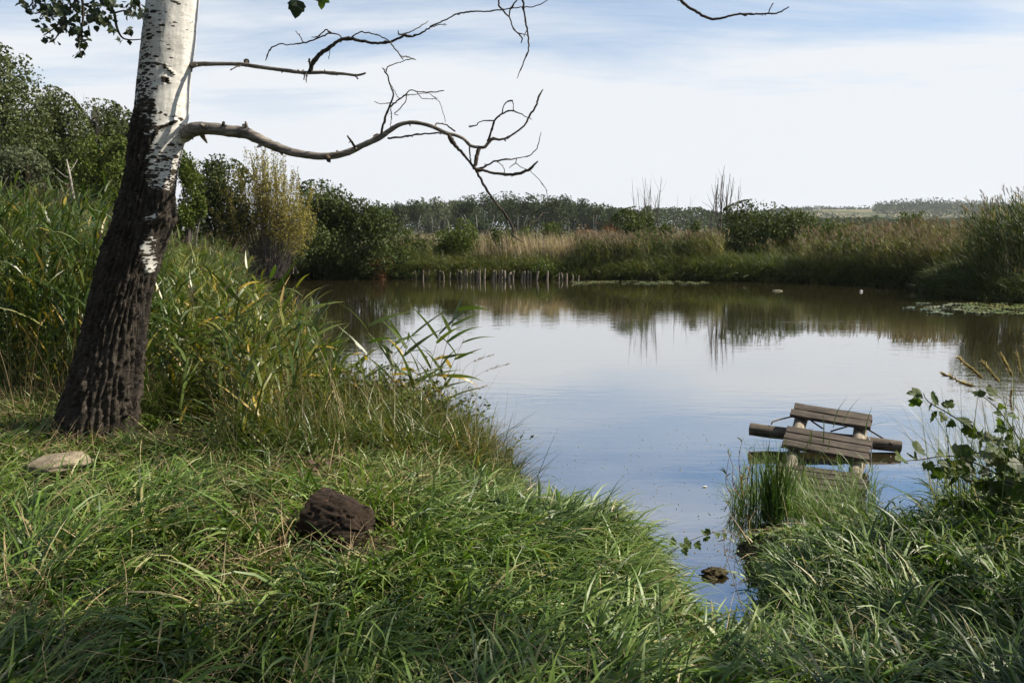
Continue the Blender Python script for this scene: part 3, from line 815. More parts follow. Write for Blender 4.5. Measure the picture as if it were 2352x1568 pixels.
# ------------------------------------------------------------------ reeds and grass of the far bank
mr, mp = MB(), MB()
def band(n, x0, x1, D0, D1):
    px_ = rng.uniform(x0, x1, n); D = rng.uniform(D0, D1, n)
    X = (px_ - 1176) / FPX * D
    k = pond_sd(X, D) > .12
    return np.stack([X[k], D[k]], -1)
W_ = R(-75)                               # wind from the right
def reedpatch(n, x0, x1, D0, D1, H, tint, plume, nleaf=8, LL=.42, LW=.035, plL=.34, lean=.2):
    p = band(int(n * 1.35), x0, x1, D0, D1); p = with_z(p[fbm(p[:, 0] * .55, p[:, 1] * .9, 0, 27, 3) > .42])
    h = H * rng.uniform(.72, 1.1, len(p)) * (.62 + .76 * fbm(p[:, 0] * .45, p[:, 1] * .45, 0, 21, 3))
    reeds_stuff(mr, mp, p, h, nleaf, LL, LW, 2, W_, .45, np.clip(tint + .9 * (fbm(p[:, 0] * .4, p[:, 1] * .4, 0, 23, 2) - .5) + rng.normal(0, .14, len(p)), 0, 1), plume, lean, .014, plL, 9, .028)
reedpatch(2900, 1840, 2280, 30.5, 40, 1.55, .40, .5)
reedpatch(700, 1640, 1860, 38, 42, .9, .42, .35)
reedpatch(1500, 1330, 1660, 36.8, 42, 1.25, .45, .5)
reedpatch(1000, 930, 1400, 39, 44, 1.0, .5, .4)
reedpatch(400, 900, 1000, 38, 43, 1.0, .5, .3)
reedpatch(500, 1500, 2300, 43, 50, 1.5, .45, .5)
tag(mr.build('far_reeds', M['reedfar']), 'mass of olive reeds along the far bank of the pond', 'reeds', kind='stuff')
tag(mp.build('far_reed_plumes', M['plume']), 'brown feathery reed plumes over the far bank reeds', 'reeds', kind='stuff')

# tall clump at the right edge
mr, mp = MB(), MB()
n = 420
px_ = rng.uniform(2236, 2480, n); D = rng.uniform(25.8, 29.5, n)
p = np.stack([(px_ - 1176) / FPX * D, D], -1); p = p[pond_sd(p[:, 0], p[:, 1]) > -.2]
p = np.column_stack([p, np.maximum(gz(p[:, 0], p[:, 1]), 0.02)])
h = rng.uniform(1.9, 2.9, len(p)) * np.interp(1176 + p[:, 0] / p[:, 1] * FPX, [2236, 2300], [.8, 1])
reeds_stuff(mr, mp, p, h, 13, .55, .04, 3, W_, .5, np.clip(.10 + rng.normal(0, .12, len(p)), 0, 1), .30, .24, .016, .36, 14, .022, t0=.06)
e = tag(mr.build('reed_clump', M['reedfar']), 'tall dark clump of leaning reeds at the right edge of the far water', 'reeds', kind='stuff')
tag(mp.build('reed_clump_plumes', M['plume']), 'brown plumes on the tall reed clump at the right edge', 'reeds', kind='stuff')

# bank grass: tussocks hanging to the water
def tussocks(mb, pts, per, L, W, tint, segs=3, th0=(.05, .7), bend=(.5, 2.0), rad=.12, wind=None):
    n = len(pts) * per
    c = np.repeat(pts, per, 0)
    q = c + np.column_stack([rng.normal(0, rad, (n, 2)), np.zeros(n)])
    az = rng.uniform(0, 2 * np.pi, n)
    if wind is not None: az = np.arctan2(np.sin(az) + wind[1] * np.sin(wind[0]), np.cos(az) + wind[1] * np.cos(wind[0]))
    sc = np.repeat(rng.uniform(.75, 1.25, len(pts)), per)
    tt = np.clip(np.repeat(tint + rng.normal(0, .15, len(pts)), per) + rng.normal(0, .1, n), 0, 1)
    blades(mb, q, az, L * sc * rng.uniform(.55, 1.15, n), np.full(n, W) * rng.uniform(.7, 1.2, n), rng.uniform(*th0, n), rng.uniform(*bend, n), segs, tt, curl=rng.normal(0, .3, n))
mb = MB()
p = band(900, 600, 1700, 36.4, 39.5); p = p[pond_sd(p[:, 0], p[:, 1]) < 2.2]
tussocks(mb, with_z(p), 27, .85, .026, .5, 2)
p = band(700, 1560, 1950, 35.5, 39.5); p = p[pond_sd(p[:, 0], p[:, 1]) < 2.5]
tussocks(mb, with_z(p), 27, .8, .026, .34, 2)
p = band(900, 1850, 2300, 29, 37); p = p[pond_sd(p[:, 0], p[:, 1]) < 1.6]
tussocks(mb, with_z(p), 22, .9, .028, .30, 2)
q_ = scatter(420, 8, 17, 25, 37.5, lambda x, y: (np.abs(pond_sd(x, y) - .1) < .25) * 1.0)
tussocks(mb, with_z(q_, .1), 30, .8, .028, .28, 2, bend=(.8, 2.4))
q_ = scatter(420, -12, 9, 34, 38.5, lambda x, y: (np.abs(pond_sd(x, y) - .1) < .22) * 1.0)
tussocks(mb, with_z(q_, .1), 30, .7, .026, .4, 2, bend=(.8, 2.4))
p = band(500, 600, 1700, 39, 46)
tussocks(mb, with_z(p), 24, .9, .03, .62, 2)
tag(mb.build('far_bank_grass', M['reedfar']), 'long olive grass hanging over the far bank', 'grass', kind='stuff')
mb = MB()
p = band(160, 1090, 1420, 38.4, 40.5)
tussocks(mb, with_z(p, .1), 22, 1.25, .028, .65, 3, (.02, .25), (.05, .6), .2, (W_, .8))
p = band(70, 1400, 1480, 37.5, 39.5)
tussocks(mb, with_z(p, .1), 14, 1.1, .026, .5, 3, (.02, .25), (.05, .6), .2, (W_, .8))
tag(mb.build('pale_grass', M['seedhead']), 'pale straw-coloured seeding grass above the stakes on the far bank', 'grass', kind='stuff')

# ------------------------------------------------------------------ stakes at the far shore
stk = [(946, 640, 18, .6), (956, 640, 21, -.05), (972, 641, 22, .1), (986, 640, 24, .05), (1001, 640, 22, .0), (1010, 640, 20, .05), (1020, 641, 19, -.1), (1032, 641, 18, .15),
       (1052, 641, 24, .02), (1060, 641, 22, -.08), (1068, 641, 25, .05), (1073, 641, 23, 0), (1081, 641, 22, .1), (1088, 641, 24, -.04), (1097, 641, 22, .06), (1103, 641, 26, 0), (1112, 642, 29, .03),
       (1132, 642, 22, .2), (1139, 642, 24, .05), (1146, 642, 22, .15), (1152, 642, 25, .04), (1160, 642, 23, -.05), (1169, 642, 19, .25), (1179, 642, 22, .08), (1197, 642, 19, .3), (1204, 642, 21, .15),
       (1212, 642, 22, .12), (1220, 642, 19, -.05), (1232, 643, 24, .2), (1255, 643, 24, .02), (1283, 643, 18, .05), (1291, 643, 18, -.06), (1300, 643, 17, .05), (1314, 643, 12, .1), (1328, 643, 10, .05)]
SG = 'wooden stakes along the far waterline'
proto = None
for i, (px_, py_, hp, ln) in enumerate(stk):
    b = onz(px_, py_, 0.0); D = b[1] - .15
    H = hp / FPX * D * .9
    mt = MB(); r = np.random.default_rng(500 + i)
    lx = (ln + r.normal(0, .05)) * H
    pp, rr = smooth_path([(0, 0, -.35), (lx * .3 + r.normal(0, .015), r.normal(0, .03), H * .4), (lx, r.normal(0, .05), H)], [.046, .042, .036], 9)
    tube(mt, pp, rr * r.uniform(.65, 1.35), 8, .18, i, 9.0)
    o = link_mesh('stake', mt.mesh('stake', M['stake']), None, (b[0], D, 0))
    lab = 'short weathered wooden stake standing in the far waterline'
    lab = ('short weathered wooden stake, %s from the left in the far waterline row' % ORD[i]) if i < 18 else ('short weathered wooden stake, %s from the right in the far waterline row' % ORD[len(stk) - 1 - i])
    if i == 0: lab = 'strongly tilted stake at the left end of the row along the far waterline'
    elif i == 16: lab = 'tallest pale stake of the row along the far waterline'
    elif i == 29: lab = 'lone upright stake between the last cluster and the short end stakes'
    elif i >= 33: lab = 'low stub of a stake at the right end of the row in the water' if i == 34 else 'short stub second from the right end of the stake row'
    tag(o, lab, 'stake', SG)

# ------------------------------------------------------------------ lily pads
me = None
def pad_mesh():
    mb = MB(); k = 14; th = np.linspace(.25, 2 * np.pi - .25, k)
    V = np.vstack([[0, 0, .004], np.column_stack([np.cos(th), np.sin(th), .004 + .03 * (np.sin(th * 3) ** 2)])])
    mb.add(V, [(0, i, i + 1) for i in range(1, k)])
    return mb.mesh('lily_pad', M['lily'])
pad = pad_mesh()
def pads(n, x0, x1, y0, y1, s0, s1, label, group, seed, dens):
    r = np.random.default_rng(seed); k = 0
    while k < n:
        px_ = r.uniform(x0, x1); py_ = r.uniform(y0, y1)
        if r.random() > dens((px_ - x0) / (x1 - x0), (py_ - y0) / (y1 - y0)): continue
        b = onz(px_, py_, .006)
        if pond_sd(np.array([b[0]]), np.array([b[1]]))[0] > -.05: continue
        o = link_mesh('lily_pad', pad, None, b); s = r.uniform(s0, s1)
        o.scale = (s, s * r.uniform(.8, 1), r.uniform(.3, 1.5)); o.rotation_euler = (r.normal(0, .03), r.normal(0, .03), r.uniform(0, 6.28))
        tag(o, label, 'lily pad', group); k += 1
pads(120, 1315, 1625, 646, 654, .07, .15, 'small flat lily pad floating in the strip along the far bank', 'lily pads below the far bank', 81, lambda a, b: .25 + .75 * math.exp(-((b - .35 - .2 * a) / .35) ** 2))
pads(150, 2070, 2400, 696, 724, .09, .17, 'flat shiny lily pad floating in the patch by the right edge', 'lily pads near the right edge', 82, lambda a, b: min(1, a * 1.6 + .08) * (1.0 if abs(b - .2 - .45 * a) < .4 else .1))

# ------------------------------------------------------------------ small floating things
def lump(name, loc, sx, sy, sz, mat, seed, rough=.35, n=14, fq=3.0):
    mb = MB(); th = np.linspace(0, 2 * np.pi, n * 2, endpoint=False); ph = np.linspace(.02, np.pi - .02, n)
    T, P_ = np.meshgrid(th, ph)
    d = np.stack([np.sin(P_) * np.cos(T), np.sin(P_) * np.sin(T), np.cos(P_)], -1)
    rr = 1 + rough * (fbm(d[..., 0] * fq + seed, d[..., 1] * fq, d[..., 2] * fq, seed, 4) - .5) * 2
    V = d * rr[..., None] * np.array([sx, sy, sz])
    i = np.arange(n - 1)[:, None] * 2 * n; j = np.arange(2 * n)[None, :]; j2 = (j + 1) % (2 * n)
    mb.add(V.reshape(-1, 3), np.stack([i + j, i + 2 * n + j, i + 2 * n + j2, i + j2], -1).reshape(-1, 4))
    return link_mesh(name, mb.mesh(name, mat), None, loc)
tag(lump('floating_weed', onz(1785, 668, .01), .20, .12, .035, M['mat_float'], 5), 'small raft of floating weed in front of the dense dark bush', 'floating debris')
tag(lump('floating_scrap', onz(1978, 669, .02), .05, .05, .05, M['white'], 6, .2, 8), 'tiny white scrap floating on the far dark water', 'floating debris')
tag(lump('feather', onz(1619, 1117, .006), .022, .008, .006, M['white'], 7, .2, 8), 'small white feather floating left of the jetty', 'feather')
tag(lump('mud_clod', onz(1642, 1314, .02), .08, .05, .028, M['clod'], 8, .8, 22, 5.0), 'dark mossy clod rising from the water of the small inlet', 'clod')
tag(lump('mud_clod', onz(1632, 1328, .0), .05, .03, .02, M['clod'], 9, .6, 14, 4.0), 'small wet fragment just in front of the mossy clod in the inlet', 'clod')
mb = MB(); r = np.random.default_rng(90)
N = 1100
bp = np.stack([r.uniform(1150, 2300, N), r.uniform(900, 1330, N)], -1)
kk = r.random(N) < sstep(880, 1120, bp[:, 1])
for px_, py_ in bp[kk]:
    b = onz(px_, py_, .001)
    if pond_sd(np.array([b[0]]), np.array([b[1]]))[0] > -.05: continue
    s = r.uniform(.003, .0075); k = 6; th = np.arange(k) / k * 2 * np.pi
    V = np.vstack([np.column_stack([np.cos(th) * s, np.sin(th) * s, np.zeros(k)]), np.column_stack([np.cos(th) * s * .7, np.sin(th) * s * .7, np.full(k, s * .6)]), [[0, 0, s * .8]]]) + b
    F = [(i, (i + 1) % k, k + (i + 1) % k, k + i) for i in range(k)]
    mb.add(V, F); mb.add(V, [(k + i, k + (i + 1) % k, 2 * k) for i in range(k)])
tag(mb.build('water_bubbles', M['bubble']), 'scattered tiny foam bubbles on the near water', 'bubbles', kind='stuff')

# ------------------------------------------------------------------ jetty
JD = R(24); JS = R(10.0)
ju = np.array([math.sin(JD) * math.cos(JS), math.cos(JD) * math.cos(JS), math.sin(JS)])      # along, rising
jv = np.array([math.cos(JD), -math.sin(JD), -.085]); jv /= np.linalg.norm(jv)                # across, to the right
jw = np.cross(jv, ju)                                                                        # up from the deck
J0 = np.array([3.06, 7.55, .12])                                                            # middle of the lifted part
jet = empty('fishing_jetty', (J0[0], J0[1], 0)); tag(jet, 'weathered plank fishing jetty on round posts with a cross log, tilting out of the water', 'jetty')
def JP(u, v, w): return J0 + ju * u + jv * v + jw * w
def plank(u, half, width, thick, seed, dv=0.0, rot=0.0, dw=0.0, base=None):
    r = np.random.default_rng(seed); mb = MB(); n = 22
    vs_ = np.linspace(-half, half, n)
    prof = [(-.5, -.5), (-.46, .42), (-.38, .5), (-.12, .5 + r.normal(0, .05)), (.14, .5 + r.normal(0, .05)), (.38, .5), (.46, .42), (.5, -.5)]
    k = len(prof); V = []
    for i, v in enumerate(vs_):
        for (a, b) in prof:
            uu = a * width * (1 + .05 * (vn(v * 5, seed, a) - .5) * 2); ww = b * thick
            if b > 0: ww -= .006 * vn(v * 3 + seed, a * 9, 1) + .004 * vn(v * 14 + seed, a * 5, 2)
            endw = .012 * (vn(a * 7, seed, b * 3) - .5) * 2 if i in (0, n - 1) else 0
            V.append((base or JP)(u + uu + rot * v, v + dv + endw, ww + dw))
    V = np.array(V); F = []
    for i in range(n - 1):
        for j in range(k):
            F.append((i * k + j, i * k + (j + 1) % k, (i + 1) * k + (j + 1) % k, (i + 1) * k + j))
    mb.add(V, F); mb.add(V[:k], [tuple(range(k))[::-1]]); mb.add(V[-k:], [tuple(range(k))])
    c = V.mean(0)
    me = mb.mesh('plank', M['plank'], smooth=False)
    o = link_mesh('plank', me, jet)
    # own frame so that the grain runs along the board
    fr = Matrix(((jv[0], ju[0], jw[0], c[0]), (jv[1], ju[1], jw[1], c[1]), (jv[2], ju[2], jw[2], c[2]), (0, 0, 0, 1)))
    me.transform(fr.inverted()); o.matrix_basis = jet.matrix_basis.inverted() @ fr
    return o
for i, (u, h) in enumerate([(-.06, .39), (.105, .395), (.27, .40), (.735, .395), (.92, .39)]):
    plank(u, h, .15 if i < 3 else .175, .042, 20 + i, (-.01, .0, .01, .0, .012)[i], (.01, .0, -.008, .004, .0)[i], .07)
ju2 = np.array([math.sin(JD), math.cos(JD), .035]); ju2 /= np.linalg.norm(ju2)
def JP2(u, v, w): return np.array([2.92, 7.30, .062]) + ju2 * u + np.array([jv[0], jv[1], -.02]) * v + np.array([0, 0, 1.0]) * w
for i in range(8):
    plank(-.12 - i * .155, .36 + .02 * (i % 3), .14, .04, 40 + i, (-.02, .02, 0)[i % 3], .006 * ((i * 5) % 3 - 1), -.01 * (i > 3), JP2)
def log(name, p0, p1, r0, r1, mat, seed, n=26, k=18, rough=.06, parent=jet):
    p0 = np.array(p0); p1 = np.array(p1); r = np.random.default_rng(seed)
    m = (p0 + p1) / 2; d = p1 - p0; L = np.linalg.norm(d)
    t = np.linspace(0, 1, n)
    pts = np.column_stack([(t - .5) * L, .008 * np.sin(t * 5 + seed), .006 * np.cos(t * 4 + seed)])
    mb = MB(); tube(mb, pts, np.linspace(r0, r1, n), k, rough, seed, 14.0)
    me = mb.mesh(name, mat)
    o = link_mesh(name, me, parent)
    q = Vector(d).to_track_quat('X', 'Z').to_matrix().to_4x4(); q.translation = Vector(m)
    o.matrix_basis = parent.matrix_basis.inverted() @ q
    return o
log('cross_log', at(1722, 984, 8.38), at(2069, 1027, 8.02), .068, .062, M['logdark'], 3)
log('beam', JP(-.55, -.30, -.045), JP(1.0, -.28, -.045), .055, .070, M['postpale'], 4)
log('beam', JP(-.60, .28, -.045), JP(1.02, .31, -.045), .055, .070, M['postpale'], 5)
log('post', JP2(-.35, -.33, -.55), JP2(-.33, -.31, .0), .052, .055, M['postpale'], 6)
log('post', JP2(-.25, .33, -.55), JP2(-.25, .32, -.03), .05, .052, M['postpale'], 7)
log('post', JP2(-1.1, .36, -.45), JP2(-1.1, .35, -.03), .055, .055, M['postpale'], 8)
log('beam', JP2(-1.45, -.24, -.085), JP2(.0, -.25, -.085), .055, .055, M['logdark'], 9)
log('beam', JP2(-1.45, .26, -.085), JP2(.0, .27, -.085), .055, .055, M['logdark'], 10)
def J6(cx, cy, Y): return at(1561.9 + cx * .35163, 826.9 + cy * .35163, Y)
def rod(pts, rad, mat, name='brace_rod'):
    mb = MB(); pp, rr = smooth_path(pts, np.full(len(pts), rad), 10); tube(mb, pp, rr, 8); mb.build(name, mat, jet)
rod([J6(596, 418, 8.32), J6(600, 404, 8.33), J6(660, 385, 8.42), J6(745, 366, 8.55)], .009, M['iron'])
rod([J6(858, 396, 8.42), J6(890, 418, 8.36), J6(932, 446, 8.28)], .009, M['iron'])
rod([J6(985, 465, 8.2), J6(1040, 448, 8.25), J6(1112, 428, 8.4)], .009, M['iron'])
rod([J6(1225, 450, 8.3), J6(1300, 495, 8.15), J6(1388, 550, 7.98)], .009, M['iron'])
rod([J6(1228, 500, 7.9), J6(1248, 540, 7.85), J6(1250, 590, 7.85), J6(1245, 640, 7.85)], .006, M['rope'], 'rope')
e = jet

# ------------------------------------------------------------------ the white poplar
TD = 6.2
prof = np.array([(-60, 348, 459), (0, 342, 455), (50, 336, 450), (100, 330, 445), (150, 324, 438), (200, 318, 432), (250, 313, 430), (285, 308, 428), (320, 300, 424), (360, 295, 414), (400, 289, 406), (440, 280, 401),
                 (470, 272, 402), (492, 265, 404), (520, 258, 396), (560, 242, 380), (600, 228, 366), (650, 215, 354), (700, 203, 344), (750, 192, 338), (800, 180, 333), (850, 166, 329), (900, 150, 325), (950, 134, 320),
                 (1000, 118, 316), (1040, 100, 316)], float)
tz = np.array([at((l + r_) / 2, y, TD)[2] for y, l, r_ in prof])
tx = np.array([at((l + r_) / 2, y, TD)[0] for y, l, r_ in prof])
tr = np.array([(r_ - l) / 2 / FPX * TD * 1.0 for y, l, r_ in prof]) * .955
o_ = np.argsort(tz)
zr = np.concatenate([np.arange(.35, 4.25, .013), np.arange(4.3, 10.5, .12)])
def smooth_interp(z, zs, v, ext):
    r_ = np.interp(z, zs, v)
    up = z > zs[-1]; r_ = np.where(up, v[-1] + ext * (z - zs[-1]), r_)
    return r_
cxs = smooth_interp(zr, tz[o_], tx[o_], .10); rad = np.maximum(smooth_interp(zr, tz[o_], tr[o_], -.028), .03)
ker = np.hanning(15); ker /= ker.sum()
def sm(a): return np.convolve(np.pad(a, 7, mode='edge'), ker, 'valid')
cxs[:295] = sm(cxs)[:295]; rad[:295] = sm(rad)[:295]
K = 160
th = np.arange(K + 1) / K * 2 * np.pi + R(60)        # the seam lies at the back
TH, ZZ = np.meshgrid(th, zr)
thn = np.where(np.arange(K + 1) == K, th[0], th)      # same noise on both sides of the seam
NX = np.cos(TH); NY = np.sin(TH)
RAD = np.repeat(rad[:, None], K + 1, 1); CX = np.repeat(cxs[:, None], K + 1, 1)
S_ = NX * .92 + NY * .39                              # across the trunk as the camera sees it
PYX = proj_y(TD, ZZ); cs0 = np.cos(TH)
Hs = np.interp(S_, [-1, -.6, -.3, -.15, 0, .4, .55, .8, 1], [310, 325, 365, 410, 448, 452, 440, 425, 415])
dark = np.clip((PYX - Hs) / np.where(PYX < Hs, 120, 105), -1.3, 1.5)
patch = np.exp(-(((S_ - .5) / .36) ** 2 + ((PYX - 575 - 30 * (S_ - .5)) / 36) ** 2)) * 2.3 * (.5 + fbm(cs0 * 7, PYX * .03, 0, 48, 3)) + np.exp(-(((S_ - .25) / .28) ** 2 + ((PYX - 500) / 14) ** 2)) * 1.0 + np.exp(-(((S_ - .75) / .2) ** 2 + ((PYX - 610) / 22) ** 2)) * 1.7
patch += np.exp(-(((S_ - 1.0) / .16) ** 2 + ((PYX - 690) / 60) ** 2)) * 1.2
dark = dark - patch
dark += .85 * np.exp(-(((S_ - .55) / .5) ** 2 + ((PYX - 470) / 24) ** 2))
dark += .62 * sstep(.1, -.85, S_) - .12 * sstep(.2, .9, S_)  # more bark specks leftward, with the trunk's shaded side put into the colour
def bandline(y0, slope, wdt, s0, s1, amt):
    return amt * np.exp(-((PYX - y0 - slope * S_ - 5 * (fbm(S_ * 5, PYX * .01, 0, 6, 3) - .5)) / wdt) ** 2) * sstep(s0 - .15, s0, S_) * (1 - sstep(s1, s1 + .15, S_))
dark += bandline(268, 10, 2.6, -.5, .75, 1.25) + bandline(18, 12, 2.2, -.3, .95, 1.0) + bandline(160, 5, 3.5, -.6, .1, .9) + bandline(75, 0, 2.5, .6, .95, .9) + bandline(198, 3, 4, -.5, .1, .7) + bandline(292, 4, 3, -.4, .0, .8)
# branch ridges: a V below the low limb
def ridge(pts, wdt):
    P_ = np.array(pts); best = np.full(PYX.shape, 1e9)
    for a, b in zip(P_[:-1], P_[1:]):
        PXX = 1176 + (CX + RAD * NX) / TD * FPX / 1.0
        ex, ey = b - a; t = np.clip(((PXX - a[0]) * ex + (PYX - a[1]) * ey) / (ex * ex + ey * ey), 0, 1)
        best = np.minimum(best, np.hypot(PXX - a[0] - t * ex, PYX - a[1] - t * ey))
    return np.exp(-(best / wdt) ** 2) * (NY < .2)
rg = ridge([(436, 284), (410, 302), (390, 330), (374, 352), (366, 372)], 4.0) + ridge([(318, 300), (334, 322), (350, 345), (364, 366)], 4.0) + ridge([(428, 162), (442, 178)], 3)
dark += 1.6 * rg
knots = np.exp(-(((1176 + (CX + RAD * NX) / TD * FPX - 428) / 8) ** 2 + ((PYX - 192) / 7) ** 2)) * (NY < .2)
dark += 1.6 * knots
dmask = sstep(-.1, .5, dark)
arc = RAD * thn[None, :]
ar = .22 * thn[None, :] * np.ones_like(ZZ)
# ridged bark: long interlocking ridges, displaced outwards
warp = (fbm(ar * 9, ZZ * 3, 0, 31, 3) - .5) * .16
cs, sn = np.cos(thn)[None, :] * np.ones_like(ZZ), np.sin(thn)[None, :] * np.ones_like(ZZ)
f1 = 1 - np.abs(2 * fbm(cs * 5.2 + warp * 9, sn * 5.2, ZZ * 3.6, 32, 2) - 1) * 2.2
f2 = 1 - np.abs(2 * fbm(cs * 11 + warp * 18, sn * 11, ZZ * 9, 36, 2) - 1) * 2.0
f3 = fbm(cs * 22, sn * 22, ZZ * 30, 38, 3)
ph = thn[None, :] * 33 / (2 * np.pi) + 2.6 * fbm(cs * 2.2, sn * 2.2, ZZ * 2.6, 44, 3) + .5 * fbm(cs * 6, sn * 6, ZZ * 9, 47, 2)
fur = np.abs((ph % 1.0) - .5) * 2                       # 0 on the ridge crest, 1 in the furrow
ph2 = thn[None, :] * 51 / (2 * np.pi) + 2.2 * fbm(cs * 3, sn * 3, ZZ * 4, 45, 3)
fur2 = np.abs((ph2 % 1.0) - .5) * 2
brk = np.clip(1.4 - 3.2 * np.abs(fbm(cs * 7, sn * 7, ZZ * 13, 46, 2) - .5), 0, 1)
disp = dmask * (.032 * (1 - sstep(.25, .95, fur)) * (.45 + .9 * f3) - .012 * sstep(.5, 1, fur2) - .007 * (brk > .95) + .016 * (f3 - .5) - .010)
disp += (1 - dmask) * (.004 * (f3 - .5) + .004 * (fbm(cs * 5, sn * 5, ZZ * 14, 40, 3) - .5))
disp += .010 * (fbm(cs * 2, sn * 2, ZZ * 2.5, 42, 3) - .5) * 2 + .016 * rg + .012 * knots
# root flare and the scar near the foot
flare = sstep(1.15, .5, ZZ)
disp += flare * .05 * (.5 + .5 * np.cos(TH * 5 + 1.2)) ** 2
PXX = 1176 + (CX + RAD * NX) / TD * FPX
hole = np.exp(-(((PXX - 196 - .1 * (PYX - 890)) / 13) ** 2 + ((PYX - 895) / 36) ** 2)) * (NY < .1)
rim = np.exp(-((np.hypot((PXX - 196) / 24, (PYX - 895) / 58) - 1) / .28) ** 2) * (NY < .1)
disp += -.055 * hole + .026 * rim
RR = RAD + disp - .012 * dmask
V = np.stack([CX + RR * NX, TD + RR * NY, ZZ], -1)
nr = len(zr); idx = np.arange(nr * (K + 1)).reshape(nr, K + 1)
F = np.stack([idx[:-1, :-1], idx[:-1, 1:], idx[1:, 1:], idx[1:, :-1]], -1).reshape(-1, 4)
TREE = empty('white_poplar', (cxs[20], TD, .6)); tag(TREE, 'leaning white-barked poplar with dark furrowed foot and bare dead limbs, in the reeds at left', 'tree')
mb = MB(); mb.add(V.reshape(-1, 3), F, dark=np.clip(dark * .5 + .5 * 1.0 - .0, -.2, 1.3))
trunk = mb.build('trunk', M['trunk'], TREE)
uvl = trunk.data.uv_layers.new(name='UVMap')
lv = np.zeros(len(trunk.data.loops), np.int32); trunk.data.loops.foreach_get('vertex_index', lv)
UVV = np.stack([.20 * TH, ZZ], -1).reshape(-1, 2)
uvl.data.foreach_set('uv', UVV[lv].ravel().astype(np.float32))

def C2(x, y): return 367.5 + x * .3906, y * .3906
def limb_poly(parent, name, pts, mat, dep, rough=.16, seed=0, conv=C2, k=9, wf=1.0):
    """pts: (x, y, diameter) in picture units, at depths running from dep[0] to dep[1]"""
    P = []; Rr = []; L = len(pts)
    for i, q in enumerate(pts):
        Y = dep[0] + (dep[1] - dep[0]) * i / max(1, L - 1)
        if name == 'limb' and conv is C2 and i < 3: Y += (.16, .10, .04)[i]
        px_, py_ = conv(q[0], q[1])
        P.append(at(px_, py_, Y))
        dia = q[2] if len(q) > 2 else 5
        Rr.append(max(dia * (.3906 if conv is C2 else 1) / FPX * Y / 2 * wf, .0022))
    n = max(6, int(np.sum(np.linalg.norm(np.diff(np.array(P), axis=0), axis=1)) / .018))
    pp, rr = smooth_path(P, Rr, n)
    r = np.random.default_rng(seed + 4000)
    if len(pp) > 4 and rr.max() < .02:              # knobbly twigs
        pp[1:-1] += r.normal(0, .0022, (len(pp) - 2, 3))
        rr = rr * (1 + .35 * np.clip(r.normal(0, 1, len(rr)), 0, 2) * (r.random(len(rr)) < .3))
    mb = MB(); tube(mb, pp, rr, k, rough, seed, 30.0)
    # broken stubs, bark scraps and lichen knobs along it
    for s in range(int(len(pp) * .16)):
        i = r.integers(1, len(pp) - 1); d = r.normal(size=3); d[2] -= .3; d /= np.linalg.norm(d)
        l = rr[i] * r.uniform(1.3, 2.4) + .004
        q0 = pp[i]; tube(mb, np.array([q0, q0 + d * l * .6, q0 + d * l + r.normal(0, .003, 3)]), np.array([rr[i] * .45, rr[i] * .35, rr[i] * .12]) + .0008, 5)
    return mb.build(name, mat, parent), pp
LD = 6.1
low, _ = limb_poly(TREE, 'limb', [(95, 840, 50), (135, 798, 84), (175, 772, 86), (230, 757, 76), (300, 758, 68), (400, 770, 66), (500, 782, 68), (560, 806, 62), (650, 850, 55), (760, 890, 47), (850, 908, 43), (950, 920, 42), (1050, 910, 40),
    (1130, 885, 36), (1200, 850, 33), (1280, 815, 34), (1340, 775, 30), (1400, 737, 25), (1470, 720, 22), (1540, 727, 22), (1610, 748, 22), (1680, 782, 22), (1740, 796, 20), (1790, 820, 18), (1825, 856, 18), (1880, 868, 18)], M['limb'], (6.12, 5.95), .16, 1, k=16)
